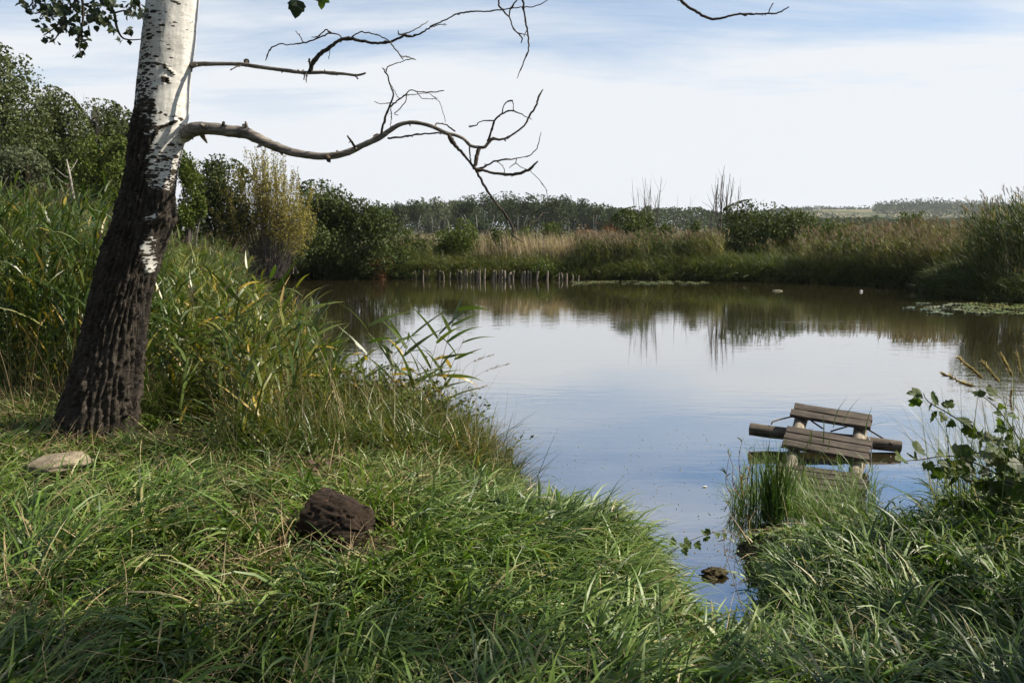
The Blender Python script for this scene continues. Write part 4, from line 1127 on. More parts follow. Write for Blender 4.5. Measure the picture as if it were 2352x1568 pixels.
LOW = [
 [(1880, 866, 20), (1866, 900, 26), (1855, 950, 24), (1850, 990, 20), (1900, 1003, 15), (1970, 1020, 15), (2040, 1026, 16), (2120, 1018, 17), (2180, 990, 17), (2222, 948, 8)],
 [(1870, 868, 18), (1915, 862, 20), (1950, 822, 17), (2020, 818, 12), (2080, 787, 11), (2140, 740, 10), (2170, 690, 12), (2210, 620, 12), (2230, 560, 12), (2253, 527, 5)],
 [(1925, 830, 13), (1945, 780, 12), (1968, 710, 11), (2010, 670, 9), (2070, 650, 9), (2120, 670, 6), (2185, 703, 4)],
 [(1968, 712, 8), (1900, 712, 6), (1850, 740, 7), (1818, 745, 8)],
 [(2010, 668, 7), (2020, 630, 6), (2045, 598, 7), (2072, 592, 9)], [(2072, 592, 5), (2078, 620, 4), (2076, 652, 4)],
 [(1855, 990, 12), (1900, 985, 12), (1950, 957, 10), (2000, 941, 10), (2090, 932, 6), (2150, 920, 5), (2200, 895, 6), (2225, 850, 5), (2241, 778, 3)],
 [(1980, 950, 5), (2012, 972, 4), (2024, 995, 4), (2028, 1020, 4)], [(2095, 930, 6), (2092, 958, 6), (2055, 988, 4)],
 [(2092, 960, 5), (2140, 990, 4), (2190, 1015, 3.5), (2240, 1070, 4), (2270, 1115, 3), (2281, 1172, 2)],
 [(1700, 795, 24), (1720, 835, 28), (1745, 865, 20), (1770, 890, 16), (1810, 940, 14), (1855, 995, 15), (1890, 1060, 15), (1930, 1130, 14), (1975, 1195, 13), (2030, 1260, 13), (2065, 1320, 12), (2078, 1358, 11), (2065, 1374, 9), (2110, 1410, 6), (2138, 1422, 4)],
 [(2078, 1360, 8), (2160, 1325, 7), (2220, 1290, 6), (2250, 1255, 5), (2290, 1252, 3)], [(2165, 1322, 6), (2180, 1275, 5), (2220, 1240, 4), (2335, 1192, 3)],
 [(1820, 866, 9), (1824, 930, 8), (1842, 995, 8)], [(1340, 812, 12), (1420, 805, 11), (1520, 790, 10), (1620, 783, 9), (1700, 790, 8)],
 [(1612, 746, 8), (1635, 724, 8), (1680, 734, 8), (1735, 772, 9)],
 [(1300, 795, 16), (1315, 720, 12), (1345, 640, 12), (1370, 560, 9), (1350, 490, 8), (1330, 430, 9), (1307, 400, 5)],
 [(1330, 425, 7), (1345, 390, 7), (1400, 370, 4), (1470, 348, 5), (1505, 352, 4)], [(1355, 630, 10), (1385, 600, 9), (1440, 560, 8), (1470, 530, 6), (1530, 540, 5), (1620, 541, 6), (1670, 533, 5)],
 [(1440, 562, 6), (1490, 556, 5), (1580, 545, 4)], [(1510, 540, 5), (1545, 580, 4), (1632, 578, 3)], [(1580, 545, 4), (1640, 600, 3), (1665, 660, 2.5), (1678, 720, 2)],
 [(1450, 560, 6), (1445, 600, 6), (1410, 640, 6), (1380, 670, 6), (1402, 678, 3)], [(1358, 640, 6), (1362, 690, 5), (1352, 755, 3)], [(1262, 598, 4), (1300, 610, 3.5), (1392, 603, 4)],
 [(1352, 490, 5), (1385, 550, 4), (1410, 585, 3)], [(1150, 870, 15), (1125, 830, 14), (1103, 800, 7)], [(1245, 828, 10), (1265, 795, 11), (1300, 792, 8)],
 [(370, 745, 12), (374, 722, 18)], [(490, 760, 14), (492, 738, 20)], [(980, 915, 26), (992, 942, 22)]]
for i, t in enumerate(LOW):
    d0 = 6.12 - .17 * np.clip((t[0][0] - 100) / 1780, 0, 1)
    limb_poly(low, 'twig', t, M['twig'], (d0, d0 + (.18 if i % 2 else -.14)), .2, 40 + i, k=7)
up, _ = limb_poly(TREE, 'limb', [(110, 398, 40), (170, 388, 38), (210, 379, 30), (300, 376, 23), (400, 376, 21), (480, 379, 23), (560, 391, 23), (650, 403, 21), (750, 416, 21), (850, 428, 21), (950, 426, 19), (1010, 431, 22), (1090, 436, 15), (1150, 443, 14), (1190, 437, 13), (1210, 429, 10)], M['limb'], (6.15, 6.0), .2, 2, k=12)
UP = [
 [(878, 425, 24), (900, 370, 29), (940, 320, 25), (1000, 275, 21), (1060, 237, 19), (1110, 227, 19), (1170, 239, 17), (1270, 254, 15), (1350, 245, 14), (1410, 225, 12), (1440, 206, 16), (1480, 215, 9), (1550, 188, 9), (1600, 152, 8), (1680, 118, 7), (1740, 85, 8), (1800, 73, 9), (1900, 68, 8), (2000, 58, 7), (2100, 46, 6), (2180, 42, 6), (2240, 22, 5), (2300, -10, 4)],
 [(1400, 180, 5), (1410, 203, 8), (1480, 186, 6), (1540, 150, 5), (1578, 125, 3)], [(1595, 160, 6), (1640, 145, 5), (1685, 148, 3)],
 [(1072, 228, 8), (1050, 205, 6), (1000, 195, 8), (960, 212, 8), (910, 235, 8), (840, 253, 8), (760, 262, 6), (690, 265, 7), (650, 290, 8), (620, 357, 4)],
 [(842, 250, 6), (825, 215, 5), (798, 183, 4)], [(1002, 196, 8), (975, 176, 7), (935, 210, 6), (892, 220, 4)],
 [(1125, 222, 8), (1170, 193, 7), (1230, 196, 7), (1300, 216, 6), (1350, 246, 7), (1380, 285, 7), (1430, 350, 6)], [(1418, 332, 6), (1460, 336, 7), (1505, 352, 4)],
 [(1150, 442, 8), (1162, 465, 6)], [(505, 385, 20), (507, 360, 22)], [(480, 385, 8), (440, 398, 6), (415, 412, 5)], [(850, 432, 8), (845, 470, 5)], [(862, 432, 8), (861, 485, 4)],
 [(1000, 280, 5), (996, 320, 3), (994, 350, 2)], [(880, 375, 10), (878, 350, 9)]]
for i, t in enumerate(UP):
    d0 = 6.15 - .13 * np.clip((t[0][0] - 100) / 1100, 0, 1)
    limb_poly(up, 'twig', t, M['twig'], (d0, d0 + (.2 if i % 2 else -.3)), .2, 80 + i, k=7)
# upper limbs whose hanging ends reach into view
def vxy(x, y): return x, y
top1 = at(600, -420, 6.3); top2 = at(1130, -240, 6.4)
mb = MB(); zt = 5.3
tp = np.array([np.interp(zt, zr, cxs), TD, zt])
pp, rr = smooth_path([tp, tp + (top1 - tp) * .6 + np.array([0, 0, .15]), at(1000, -420, 6.4), at(1200, -200, 6.5), at(1199, -20, 6.5)], [.07, .05, .03, .012, .0025], 60)
tube(mb, pp, rr, 9, .15, 3); hang = mb.build('limb', M['limb'], TREE)
for i, t in enumerate([[(2120, -120, 15), (2132, -20, 13), (2140, 60, 10), (2155, 150, 10), (2165, 220, 9), (2168, 290, 8), (2145, 350, 7), (2120, 410, 6), (2100, 462, 3)],
          [(2000, -120, 11), (1998, -20, 10), (1995, 40, 10), (2050, 100, 8), (2080, 170, 7), (2130, 225, 8), (2123, 255, 5)], [(2108, 195, 5), (2140, 205, 4), (2160, 212, 4)],
          [(2110, -20, 8), (2095, 5, 8), (2060, 55, 9), (2053, 97, 7)], [(2140, 215, 5), (2160, 175, 4)]]):
    limb_poly(hang, 'twig', t, M['twig'], (6.45, 6.5), .2, 120 + i, k=7)
pp, rr = smooth_path([tp + np.array([0, 0, .5]), at(700, -640, 6.0), at(1300, -520, 5.8), at(1520, -60, 5.7)], [.075, .055, .03, .008], 60)
mb = MB(); tube(mb, pp, rr, 9, .15, 4); hang2 = mb.build('limb', M['limb'], TREE)
for i, t in enumerate([[(1520, -60, 7), (1565, 2, 6.5), (1600, 27, 6), (1640, 44, 5.5), (1690, 34, 4.5), (1740, 33, 4), (1785, 30, 3.5), (1812, 16, 2.5)], [(1764, 32, 2.5), (1770, 18, 2.2), (1776, 8, 2)]]):
    limb_poly(hang2, 'twig', t, M['twig'], (5.7, 5.65), .15, 140 + i, conv=vxy, k=7)

# poplar leaf: lobed, folded a little along the midrib
def lobed_leaf(name, mat, lob=1.0, seed=0, curl=.18):
    out = [(0, 0), (.16, .02), (.36, .06), (.50, .30), (.36, .36), (.43, .58), (.22, .62), (.17, .82), (0, 1.02)]
    r = np.random.default_rng(seed)
    L = [(x * (1 + .1 * r.normal()) * (1 if i % 2 else 1), y) for i, (x, y) in enumerate(out)]
    if lob < 1: L = [(x if i not in (4, 6) else x + (1 - lob) * .12, y) for i, (x, y) in enumerate(L)]
    mb = MB(); n = len(L)
    mid = [(0, y, 0) for x, y in L]
    def zf(x, y): return curl * (abs(x) * .8 - (y - .3) ** 2 * .9) + .03 * math.sin(y * 9 + x * 5 + seed)
    V = [(0, y, zf(0, y)) for x, y in L] + [(x, y, zf(x, y)) for x, y in L] + [(-x, y * (1 + .02 * r.normal()), zf(-x, y)) for x, y in L]
    F = []
    for i in range(n - 1):
        F += [(i, n + i, n + i + 1), (i, n + i + 1, i + 1), (i, 2 * n + i + 1, 2 * n + i), (i, i + 1, 2 * n + i + 1)]
    V += [(.008, 0, 0), (-.008, 0, 0), (0, -.35, -.06), ]
    F += [(3 * n, 3 * n + 2, 3 * n + 1)]
    mb.add(np.array(V, float), np.array(F), tint=r.uniform(.2, .8), along=.2)
    return mb.mesh(name, mat, smooth=False)
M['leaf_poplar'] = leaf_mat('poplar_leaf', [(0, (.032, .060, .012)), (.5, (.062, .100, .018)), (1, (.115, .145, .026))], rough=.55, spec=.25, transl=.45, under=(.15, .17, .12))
M['leaf_poplar_shaded'] = leaf_mat('poplar_leaf_shade', [(0, (.014, .027, .011)), (.5, (.024, .041, .014)), (1, (.045, .060, .020))], rough=.45, spec=.3, transl=.2, under=(.085, .10, .075))  # same poplar leaf with backlit shade put into its colour
LEAF = [lobed_leaf('leaf', M['leaf_poplar'], 1.0, s) for s in range(4)]
LEAFD = [lobed_leaf('leaf', M['leaf_poplar_shaded'], .3, s + 10) for s in range(4)]
def put_leaf(parent, me, p, size, r, facing=None, name='leaf', droop=.6):
    o = bpy.data.objects.new(name, me); COL.objects.link(o); o.parent = parent
    if facing is None:
        tip = Vector((r.normal(), r.normal(), -droop - abs(r.normal()) * .5)).normalized()
        nr_ = Vector((r.normal() * .7, r.normal() * .7 - .5, 1.0 + r.normal() * .5))
    else:
        tip, nr_ = Vector(facing[0]).normalized(), Vector(facing[1])
    xax = tip.cross(nr_).normalized(); zax = xax.cross(tip)
    m = Matrix((xax, tip, zax)).transposed().to_4x4()
    m = Matrix.Translation(Vector(p)) @ m @ Matrix.Scale(size, 4)
    l = parent.matrix_basis.inverted(); q = parent.parent
    while q is not None: l = l @ q.matrix_basis.inverted(); q = q.parent
    o.matrix_basis = l @ m
    return o
# foliage that hangs into the upper left corner
r = np.random.default_rng(77)
br_pts = [[(230, -60, 9), (232, 2, 8), (250, 15, 8), (262, 30, 7), (268, 62, 6), (280, 86, 4), (300, 92, 3), (332, 90, 2)],
          [(150, -60, 8), (140, -5, 6), (120, 20, 4), (80, 32, 2.5)], [(180, -50, 8), (190, 10, 6), (190, 50, 5), (182, 95, 3.5), (186, 130, 2)],
          [(300, -60, 8), (318, 0, 5), (322, 30, 3), (330, 48, 2)], [(210, -40, 7), (160, 20, 5), (130, 60, 3.5), (100, 82, 2)], [(262, 30, 4), (290, 25, 3), (305, 38, 2)], [(60, -40, 6), (75, 0, 4), (66, 18, 2)], [(150, 40, 3), (128, 88, 2.2), (112, 98, 2)]]
ul = empty('leafy_branch', (*at(200, -60, 5.9),), parent=None)
ul.parent = TREE; ul.matrix_basis = TREE.matrix_basis.inverted() @ Matrix.Translation(Vector(at(200, -60, 5.9)))
pth = []
mb = MB()
for i, t in enumerate(br_pts):
    dz = r.uniform(-.25, .35)
    P = [at(q[0], q[1], 5.9 + dz) for q in t]; rr_ = [q[2] / FPX * 6 / 2 for q in t]
    pp, rr = smooth_path(P, rr_, 40); tube(mb, pp, rr, 6); pth.append(pp[8:])
pp, rr = smooth_path([tp + np.array([0, 0, .3]), at(260, -330, 6.0), at(200, -60, 5.95)], [.05, .04, .012], 20); tube(mb, pp, rr, 6)
mb.build('twig', M['twig'], ul)
clus = [(75, 14, 26, 20), (100, 28, 30, 34), (130, 20, 36, 38), (165, 24, 36, 44), (140, 55, 26, 26), (110, 88, 16, 10), (95, 60, 14, 7), (175, 70, 26, 34), (190, 98, 14, 14), (182, 122, 9, 8), (215, 20, 34, 40), (212, 45, 22, 18), (255, 14, 24, 24), (245, 48, 20, 16),
        (262, 68, 14, 12), (300, 74, 16, 10), (272, 92, 10, 4), (310, 12, 28, 30), (325, 36, 14, 14), (302, 36, 14, 10), (120, 4, 40, 30)]
cnt = 0; extra = []
for (cx, cy, s, n) in clus:
    for k in range(n):
        px_, py_ = cx + r.normal(0, s * .42), cy + r.normal(0, s * .36)
        if px_ > 338: continue
        p = at(px_, py_, 5.9 + r.normal(0, .16))
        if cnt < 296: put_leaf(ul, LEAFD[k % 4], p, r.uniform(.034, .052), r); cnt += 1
        else: extra.append(p)
if extra:
    mb = MB(); leafcloud(mb, np.array(extra), .05, r.uniform(.2, .8, len(extra)), aspect=.85); o = mb.build('leaves', M['leaf_poplar_shaded'], ul); o['kind'] = 'stuff'
# two leaves that dip into view right of the trunk
lw = empty('leafy_branch', (0, 0, 0)); lw.parent = TREE; lw.matrix_basis = TREE.matrix_basis.inverted() @ Matrix.Translation(Vector(at(690, -80, 4.6)))
mb = MB(); pp, rr = smooth_path([tp + np.array([.2, 0, .4]), at(560, -420, 5.2), at(690, -80, 4.6), at(688, -8, 4.6)], [.03, .02, .006, .003], 30); tube(mb, pp, rr, 6)
pp, rr = smooth_path([at(690, -80, 4.6), at(745, -25, 4.6)], [.004, .003], 6); tube(mb, pp, rr, 5); mb.build('twig', M['twig'], lw)
put_leaf(lw, LEAFD[0], at(683, 0, 4.6), .10, r, ((-.15, 0, -1), (.3, -1, .3)))
put_leaf(lw, LEAF[1], at(742, -22, 4.6), .10, r, ((-.2, .2, -1), (.1, -1, .6)))
put_leaf(lw, LEAF[2], at(725, -24, 4.65), .09, r, ((.9, 0, -.8), (.2, -1, .8)))
put_leaf(lw, LEAFD[1], at(648, -18, 4.6), .07, r, ((-.9, 0, -.5), (.2, -1, .8)))
# the crown above the picture, widened unseen over the camera to cut sky light
mb = MB()
for j, (ox, oy, z0, z1, w) in enumerate([(.2, .3, 7.4, 10.2, 1.9), (1.2, -.2, 8.6, 11.5, 1.7), (.6, .6, 9.6, 12.6, 1.7), (-1.2, -.3, 6.4, 9.0, 1.5), (-1.6, -3.0, 7.0, 9.6, 2.2), (.6, -3.4, 8.0, 10.4, 2.0), (2.4, -4.6, 8.6, 10.8, 1.9), (-.2, -6.0, 7.6, 10.0, 2.2), (-3.4, -1.6, 6.6, 9.4, 2.2), (-3.6, -5.0, 6.8, 9.6, 2.2)]):
    lobes_crown(mb, -2.0 + ox, TD + oy, z0, z1, w, w, 12, 1700, .12, 300 + j, spray=.3)
o = mb.build('crown', M['leaf_poplar_shaded'], TREE)

# a second poplar on the right bank, out of the picture, that shades the foreground
def shade_tree(x, y, h, w, n, seed, label, z0=2.6):
    e = empty('bank_poplar', (x, y, .6)); tag(e, label, 'tree')
    mb = MB()
    lc, lr = lobes_crown(mb, x, y, z0, h, w, w, 15, n, .10, seed, spray=.35)
    mb.build('crown', M['leaf_poplar'], e)
    mt = MB(); pp, rr = smooth_path([(x, y, .3), (x + .1, y, h * .4), (x, y + .1, h * .85)], [.17, .12, .04], 14); tube(mt, pp, rr, 10, .1, seed)
    for c in lc:
        pp, rr = smooth_path([(x + .05, y, max(1.5, c[2] - 1.6)), (np.array([x, y, c[2]]) * .5 + c * .5), c], [.05, .03, .012], 8); tube(mt, pp, rr, 5)
    mt.build('trunk', M['palebark'], e)

# ------------------------------------------------------------------ stump and stone
def stump():
    p = onz(779, 1196, .765)
    mb = MB(); n = 64; k = 80
    # a short rotten bole lying on its side, its axis sloping down towards the right front
    ax = np.array([.86, -.46, -.14]); ax /= np.linalg.norm(ax)
    uu = np.cross(ax, [0, 0, 1.0]); uu /= np.linalg.norm(uu); ww = np.cross(uu, ax)
    t = np.concatenate([[-.5] * 5, np.linspace(-.5, .5, n - 10), [.5] * 5]); rs = np.concatenate([np.linspace(.02, 1, 6)[:5], np.ones(n - 10), np.linspace(1, .02, 6)[1:]])
    th = np.arange(k) / k * 2 * np.pi
    T, A = np.meshgrid(t, th, indexing='ij'); RS = np.repeat(rs[:, None], k, 1)
    rad = (.128 - .014 * T + .012 * np.cos(3 * A + 1) + .010 * np.cos(2 * A)) * RS
    base = T[..., None] * .30 * ax + rad[..., None] * (np.cos(A)[..., None] * uu + np.sin(A)[..., None] * ww)
    dd = base / (np.linalg.norm(base, axis=-1, keepdims=True) + 1e-9)
    nz = (fbm(base[..., 0] * 9, base[..., 1] * 9, base[..., 2] * 9, 50, 4) - .5) * .032
    crack = -np.abs(fbm(A * 3.2, T * 1.1, 0, 51, 3) - .5)
    crack = np.clip(crack * 7 + .22, 0, .22) * .12
    fib = (fbm(A * 14, T * 3.5, 0, 52, 2) - .5) * .030
    base = base + dd * (nz - crack + fib)[..., None]
    # the end faces bulge and break unevenly
    endf = np.where(np.abs(T) >= .5, (1 - RS), 0) * np.sign(T)
    base = base + (endf * .018 + np.where(np.abs(T) >= .5, (fbm(base[..., 0] * 18, base[..., 1] * 18, base[..., 2] * 18, 53, 3) - .5) * .05, 0))[..., None] * ax
    V = base.reshape(-1, 3)
    N = len(t); i = np.arange(N - 1)[:, None] * k; j = np.arange(k)[None, :]; j2 = (j + 1) % k
    mb.add(V, np.stack([i + j, i + k + j, i + k + j2, i + j2], -1).reshape(-1, 4))
    mb.add(V[:k], [tuple(range(k))]); mb.add(V[-k:], [tuple(range(k))[::-1]])
    o = link_mesh('stump', mb.mesh('stump', M['stump']), None, p)
    return tag(o, 'dark rotten stump lying in the grass at the middle of the bank', 'stump'), p
_, STP = stump()
p = onz(139, 1062, .745); STN = p
o = lump('stone', p + np.array([0, 0, .0]), .205, .12, .055, M['stone'], 12, .3, 26, 2.2)
o.rotation_euler = (R(9), R(-4), R(5))
tag(o, 'flat pale stone in the grass at the foot of the white poplar', 'stone')

# ------------------------------------------------------------------ near reeds, left
mr, mp = MB(), MB()
WN = R(80)
def dens_left(x, y):
    sd = pond_sd(x, y)
    pxx = 1176 + x / y * FPX
    ok = (sd > .02) & infr(x, y, 1.2)
    ok &= ~((np.abs(x + 2.75) < .42) & (np.abs(y - 6.2) < .45))
    edge = np.interp(pxx, [-200, 0, 100, 290, 345, 400, 560, 700, 800], [7.6, 7.3, 7.1, 7.0, 6.3, 5.6, 5.45, 5.7, 6.8])     # the meadow stops here
    return np.where(ok & (y > edge) & (x < -.9) & (pxx < 770), np.interp(pxx, [310, 380, 700, 770], [1, .36, .30, .15]), 0.0)
p = scatter(2450, -12, -.6, 5.4, 13.5, dens_left)
h = 1.5 * rng.uniform(.62, 1.12, len(p)) * np.interp(1176 + p[:, 0] / p[:, 1] * FPX, [0, 230, 340, 520, 650, 760], [1.30, 1.26, .92, .86, .74, .5]) * np.interp(p[:, 1], [5.4, 6.3, 8, 13], [.78, .9, 1.0, 1.04])
tn = np.clip(.40 + .35 * (fbm(p[:, 0] * .8, p[:, 1] * .8, 0, 61, 3) - .5) * 2 + rng.normal(0, .12, len(p)) + .24 * (p[:, 0] / p[:, 1] > -.44), 0, .85)
reeds_stuff(mr, mp, with_z(p), h, 11, .38, .026, 3, WN, .25, tn, .10, .16, .007, .22, 12, .008, t0=.12)
p = scatter(2300, -20, -3, 13.5, 33, lambda x, y: ((pond_sd(x, y) > .05) & infr(x, y, 1.5)) * 1.0)
h = rng.uniform(.65, 1.1, len(p)) * np.interp(1176 + p[:, 0] / p[:, 1] * FPX, [0, 240, 380, 700], [2.0, 1.9, 1.4, 1.3]) * np.interp(p[:, 1], [13, 33], [.95, 1.05])
tn = np.clip(.56 + .3 * (fbm(p[:, 0] * .5, p[:, 1] * .5, 0, 62, 3) - .5) * 2 + rng.normal(0, .12, len(p)), 0, .95)
reeds_stuff(mr, mp, with_z(p), h, 9, .40, .026, 2, WN, .3, tn, .22, .2, .009, .26, 12, .014, t0=.15)
tag(mr.build('reed_bed', M['reed']), 'dense green reed bed covering the left bank behind the white poplar', 'reeds', kind='stuff')
tag(mp.build('reed_bed_plumes', M['plume']), 'brown plumes scattered over the left reed bed', 'reeds', kind='stuff')

# reeds that stand out singly against the water
leafR = []
for s in range(5):
    mb = MB(); rng_keep = rng; rng = np.random.default_rng(900 + s)
    blades(mb, np.zeros((1, 3)), np.zeros(1), np.ones(1), np.array([.095]), np.array([.12 + .12 * s]), np.array([.25 + .22 * s]), 6, np.array([[.45, .55, .68, .35, .93][s]]), wid='leaf', wmin=.03, twist=.12)
    leafR.append(mb.mesh('leaf', M['reed'])); rng = rng_keep
def C5(x, y): return 551.2 + x * .4394, 597.2 + y * .4394
def reed(pts, Y, nleaf, seed, label, group=None, leafL=.34, t0=.3, conv=C5, plume=False, mat='stem_green', dY=0.0):
    r = np.random.default_rng(seed)
    P = [at(*conv(x, y), Y + dY * i / max(1, len(pts) - 1)) for i, (x, y) in enumerate(pts)]
    b = P[0].copy(); b[2] = max(float(gz(b[0], b[1])), 0) - .03
    if P[0][2] - b[2] > .08: P = [b] + P
    pp, rr = smooth_path(P, np.linspace(.0042, .0014, len(P)), 26)
    e = empty('reed', pp[0]); tag(e, label, 'reed', group)
    mb = MB(); tube(mb, pp, rr, 6); mb.build('stem', M[mat], e)
    side = r.uniform(-.4, .4)
    for k in range(nleaf):
        t = t0 + (1 - t0) * (k + r.uniform(.2, .8)) / nleaf
        i = min(int(t * 25), 24)
        q = pp[i]; tn_ = pp[min(i + 1, 25)] - pp[i - 1]; tn_ /= np.linalg.norm(tn_)
        a = side + (0 if k % 2 else math.pi) + r.normal(0, .45)
        out = np.array([math.cos(a), math.sin(a) * .8, .12]); out -= tn_ * np.dot(out, tn_); out /= np.linalg.norm(out)
        tilt = r.uniform(.35, .95)
        d = tn_ * math.cos(tilt) + out * math.sin(tilt)
        o = bpy.data.objects.new('leaf', leafR[(k * 3 + seed) % 4 if r.random() > .12 else 4]); COL.objects.link(o); o.parent = e
        zax = Vector(d); xa = Vector(np.cross(out, tn_)).normalized(); ya = zax.cross(xa).normalized(); xa = ya.cross(zax)
        if ya.dot(Vector(out)) < 0: ya, xa = -ya, -xa
        L = leafL * r.uniform(.7, 1.2)
        m = Matrix((xa, ya, zax)).transposed().to_4x4() @ Matrix.Rotation(r.choice([-1, 1]) * r.uniform(.5, 1.35), 4, 'Z')
        o.matrix_basis = e.matrix_basis.inverted() @ Matrix.Translation(Vector(q)) @ m @ Matrix.Scale(L, 4)
    if plume:
        mb = MB(); n = 26; tq = r.uniform(.0, 1, n); top = pp[-1]; dr = pp[-1] - pp[-3]; dr /= np.linalg.norm(dr)
        blades(mb, top + dr * (tq * .16)[:, None] - dr * .05, np.arctan2(dr[0], dr[1]) + r.normal(0, .7, n), r.uniform(.05, .12, n), np.full(n, .004), r.uniform(.5, 1.1, n), r.uniform(.2, .9, n), 3, r.random(n))
        mb.build('plume', M['plume'], e)
    return e
RG = 'slender green reeds leaning over the water'; RL = 'slender green reed in the leaning clump beside the open water'
Z = [([(655, 1060), (650, 880), (660, 600), (674, 310)], 7.0, 8, 'upright green reed standing alone in the water gap left of the leaning reeds', None),
     ([(690, 900), (790, 640), (860, 490), (905, 375)], 7.1, 6, 'green reed leaning right with broad crossed leaves in the clump middle', None),
     ([(960, 850), (1035, 600), (1090, 400), (1142, 230)], 7.2, 8, 'tallest leaning reed with a tuft of leaves at its top, right of the clump', None),
     ([(1000, 830), (1055, 680), (1110, 545), (1172, 410)], 7.2, 6, 'thin rightmost reed of the leaning clump with narrow spreading leaves', None),
     ([(800, 820), (830, 640), (850, 540), (880, 400)], 7.3, 6, RG, RG), ([(930, 860), (985, 640), (1010, 500), (1055, 340)], 7.4, 6, RG, RG),
     ([(500, 900), (510, 700), (515, 585)], 7.3, 6, RG, RG), ([(590, 940), (596, 700), (598, 545)], 7.4, 6, RG, RG), ([(740, 900), (770, 720), (800, 560), (790, 430)], 7.6, 6, RG, RG),
     ([(870, 880), (900, 700), (945, 560)], 7.0, 5, RG, RG), ([(430, 900), (425, 700), (430, 560), (445, 420)], 7.2, 7, RG, RG), ([(360, 950), (370, 700), (385, 520), (365, 300)], 7.0, 8, RG, RG),
     ([(1040, 900), (1080, 760), (1110, 700)], 6.9, 4, RG, RG), ([(560, 960), (600, 800), (640, 690)], 6.9, 5, RG, RG)]
for i, (pts, Y, nl_, lab, g) in enumerate(Z): reed(pts, Y, nl_ + 4, 600 + i, RL if lab == RG else lab, g, .40, .30)
RG2 = 'tall yellow-green reeds right of the white trunk'
r = np.random.default_rng(66)
tall = [((130, 900), (140, 500), (160, 60)), ((170, 950), (165, 500), (185, 100)), ((60, 900), (70, 500), (60, 180)), ((250, 950), (270, 600), (300, 250)), ((10, 900), (20, 500), (-10, 120)), ((-60, 900), (-50, 560), (-80, 240)),
        ((210, 950), (205, 600), (215, 240)), ((-130, 950), (-150, 600), (-140, 260)), ((310, 980), (330, 720), (350, 420)), ((-220, 950), (-210, 600), (-240, 330)), ((100, 980), (110, 700), (90, 380)), ((-20, 980), (0, 700), (30, 360)),
        ((-300, 960), (-310, 640), (-290, 330)), ((-370, 980), (-360, 700), (-380, 380)), ((280, 980), (300, 760), (285, 480)), ((400, 1000), (410, 800), (430, 560))]
for i, pts in enumerate(tall):
    lab = 'tall yellow-green reed in the near stand right of the white trunk'
    if i == 0: lab = 'tallest reed right of the white trunk, its top over the water corner'
    reed(list(pts), 6.75 + .5 * r.random(), 10, 640 + i, lab, None if i == 0 else RG2, .38, .25, plume=i in (3,))

# seeding grass leaning out over the water
SGG = 'seeding grasses leaning over the water'
def seedgrass(pts, Y, seed, label, group, conv, hl=.14, hw=.010, dense=60, mat='straw', stemr=.0016, top_frac=.3):
    r = np.random.default_rng(seed)
    P = [at(*conv(x, y), Y) for (x, y) in pts]
    b = P[0]
    pp, rr = smooth_path(P, np.linspace(stemr, stemr * .45, len(P)), 26)
    e = empty('seeding_grass', pp[0]); tag(e, label, 'grass', group)
    mb = MB(); tube(mb, pp, rr, 5); mb.build('stem', M['stem_straw'], e)
    mb = MB(); n = dense; t = r.uniform(1 - top_frac, 1, n)
    q = np.stack([np.interp(t, np.linspace(0, 1, 26), pp[:, c]) for c in range(3)], -1)
    dr = pp[-1] - pp[-6]; dr /= np.linalg.norm(dr)
    azd = math.atan2(dr[0], dr[1]); thd = math.acos(np.clip(dr[2], -1, 1))
    blades(mb, q, azd + r.normal(0, .5, n), r.uniform(.4, 1, n) * hl * .35, np.full(n, hw), np.clip(thd + r.normal(0, .35, n), 0, 2.4), r.uniform(0, .5, n), 2, r.random(n), wid='leaf', wmin=.2)
    mb.build('seed_head', M['seedhead'], e)
    return e
for i, pts in enumerate([[(1090, 760), (1150, 620), (1200, 540), (1328, 492)], [(1100, 800), (1180, 660), (1270, 585), (1395, 545)], [(1060, 880), (1130, 730), (1200, 685), (1290, 655)]]):
    seedgrass(pts, 6.8, 700 + i, ['uppermost brown seed head leaning right from the reed clump', 'middle long brown seed head reaching furthest right over the water', 'lower thin seed head below the other two, right of the reed clump'][i], SGG, C5, .14, .007, 46)
for i in range(12):
    a = r.uniform(1000, 1200); b = r.uniform(880, 1000); L = r.uniform(200, 460)
    seedgrass([(a, b + 60), (a + L * .4, b - r.uniform(10, 60)), (a + L * .75, b + r.uniform(-40, 30)), (a + L, b + r.uniform(0, 100))], 6.4 + .4 * r.random(), 720 + i, 'fine straw-coloured grass stem arching low over the water', SGG, C5, .10, .004, 22, stemr=.0011)

# ------------------------------------------------------------------ leafy weeds among the reeds
mb = MB(); ms = MB(); r = np.random.default_rng(8)
for k in range(250):
    px_, py_ = r.uniform(560, 1110), 0
    X0 = np.interp(px_, [520, 1180], [-2.35, -.15]) + r.normal(0, .15); Y0 = np.interp(px_, [520, 1180], [7.0, 6.75]) + r.normal(0, .3)
    z0 = max(float(gz(X0, Y0)), .0); h = r.uniform(.25, .55) if px_ > 700 else r.uniform(.2, .45)
    d = np.array([r.normal(0, .18), r.normal(0, .18), h])
    pp, rr = smooth_path([np.array([X0, Y0, z0]), np.array([X0, Y0, z0]) + d * .5 + r.normal(0, .03, 3), np.array([X0, Y0, z0]) + d], [.003, .0025, .001], 8)
    tube(ms, pp, rr, 4, cap=False)
    m = 26; t = r.uniform(.25, 1, m)
    q = np.stack([np.interp(t, np.linspace(0, 1, 8), pp[:, c]) for c in range(3)], -1) + r.normal(0, .035, (m, 3))
    leafcloud(mb, q, r.uniform(.028, .05, m), np.clip(r.normal(.55, .22, m), 0, 1), aspect=.55)
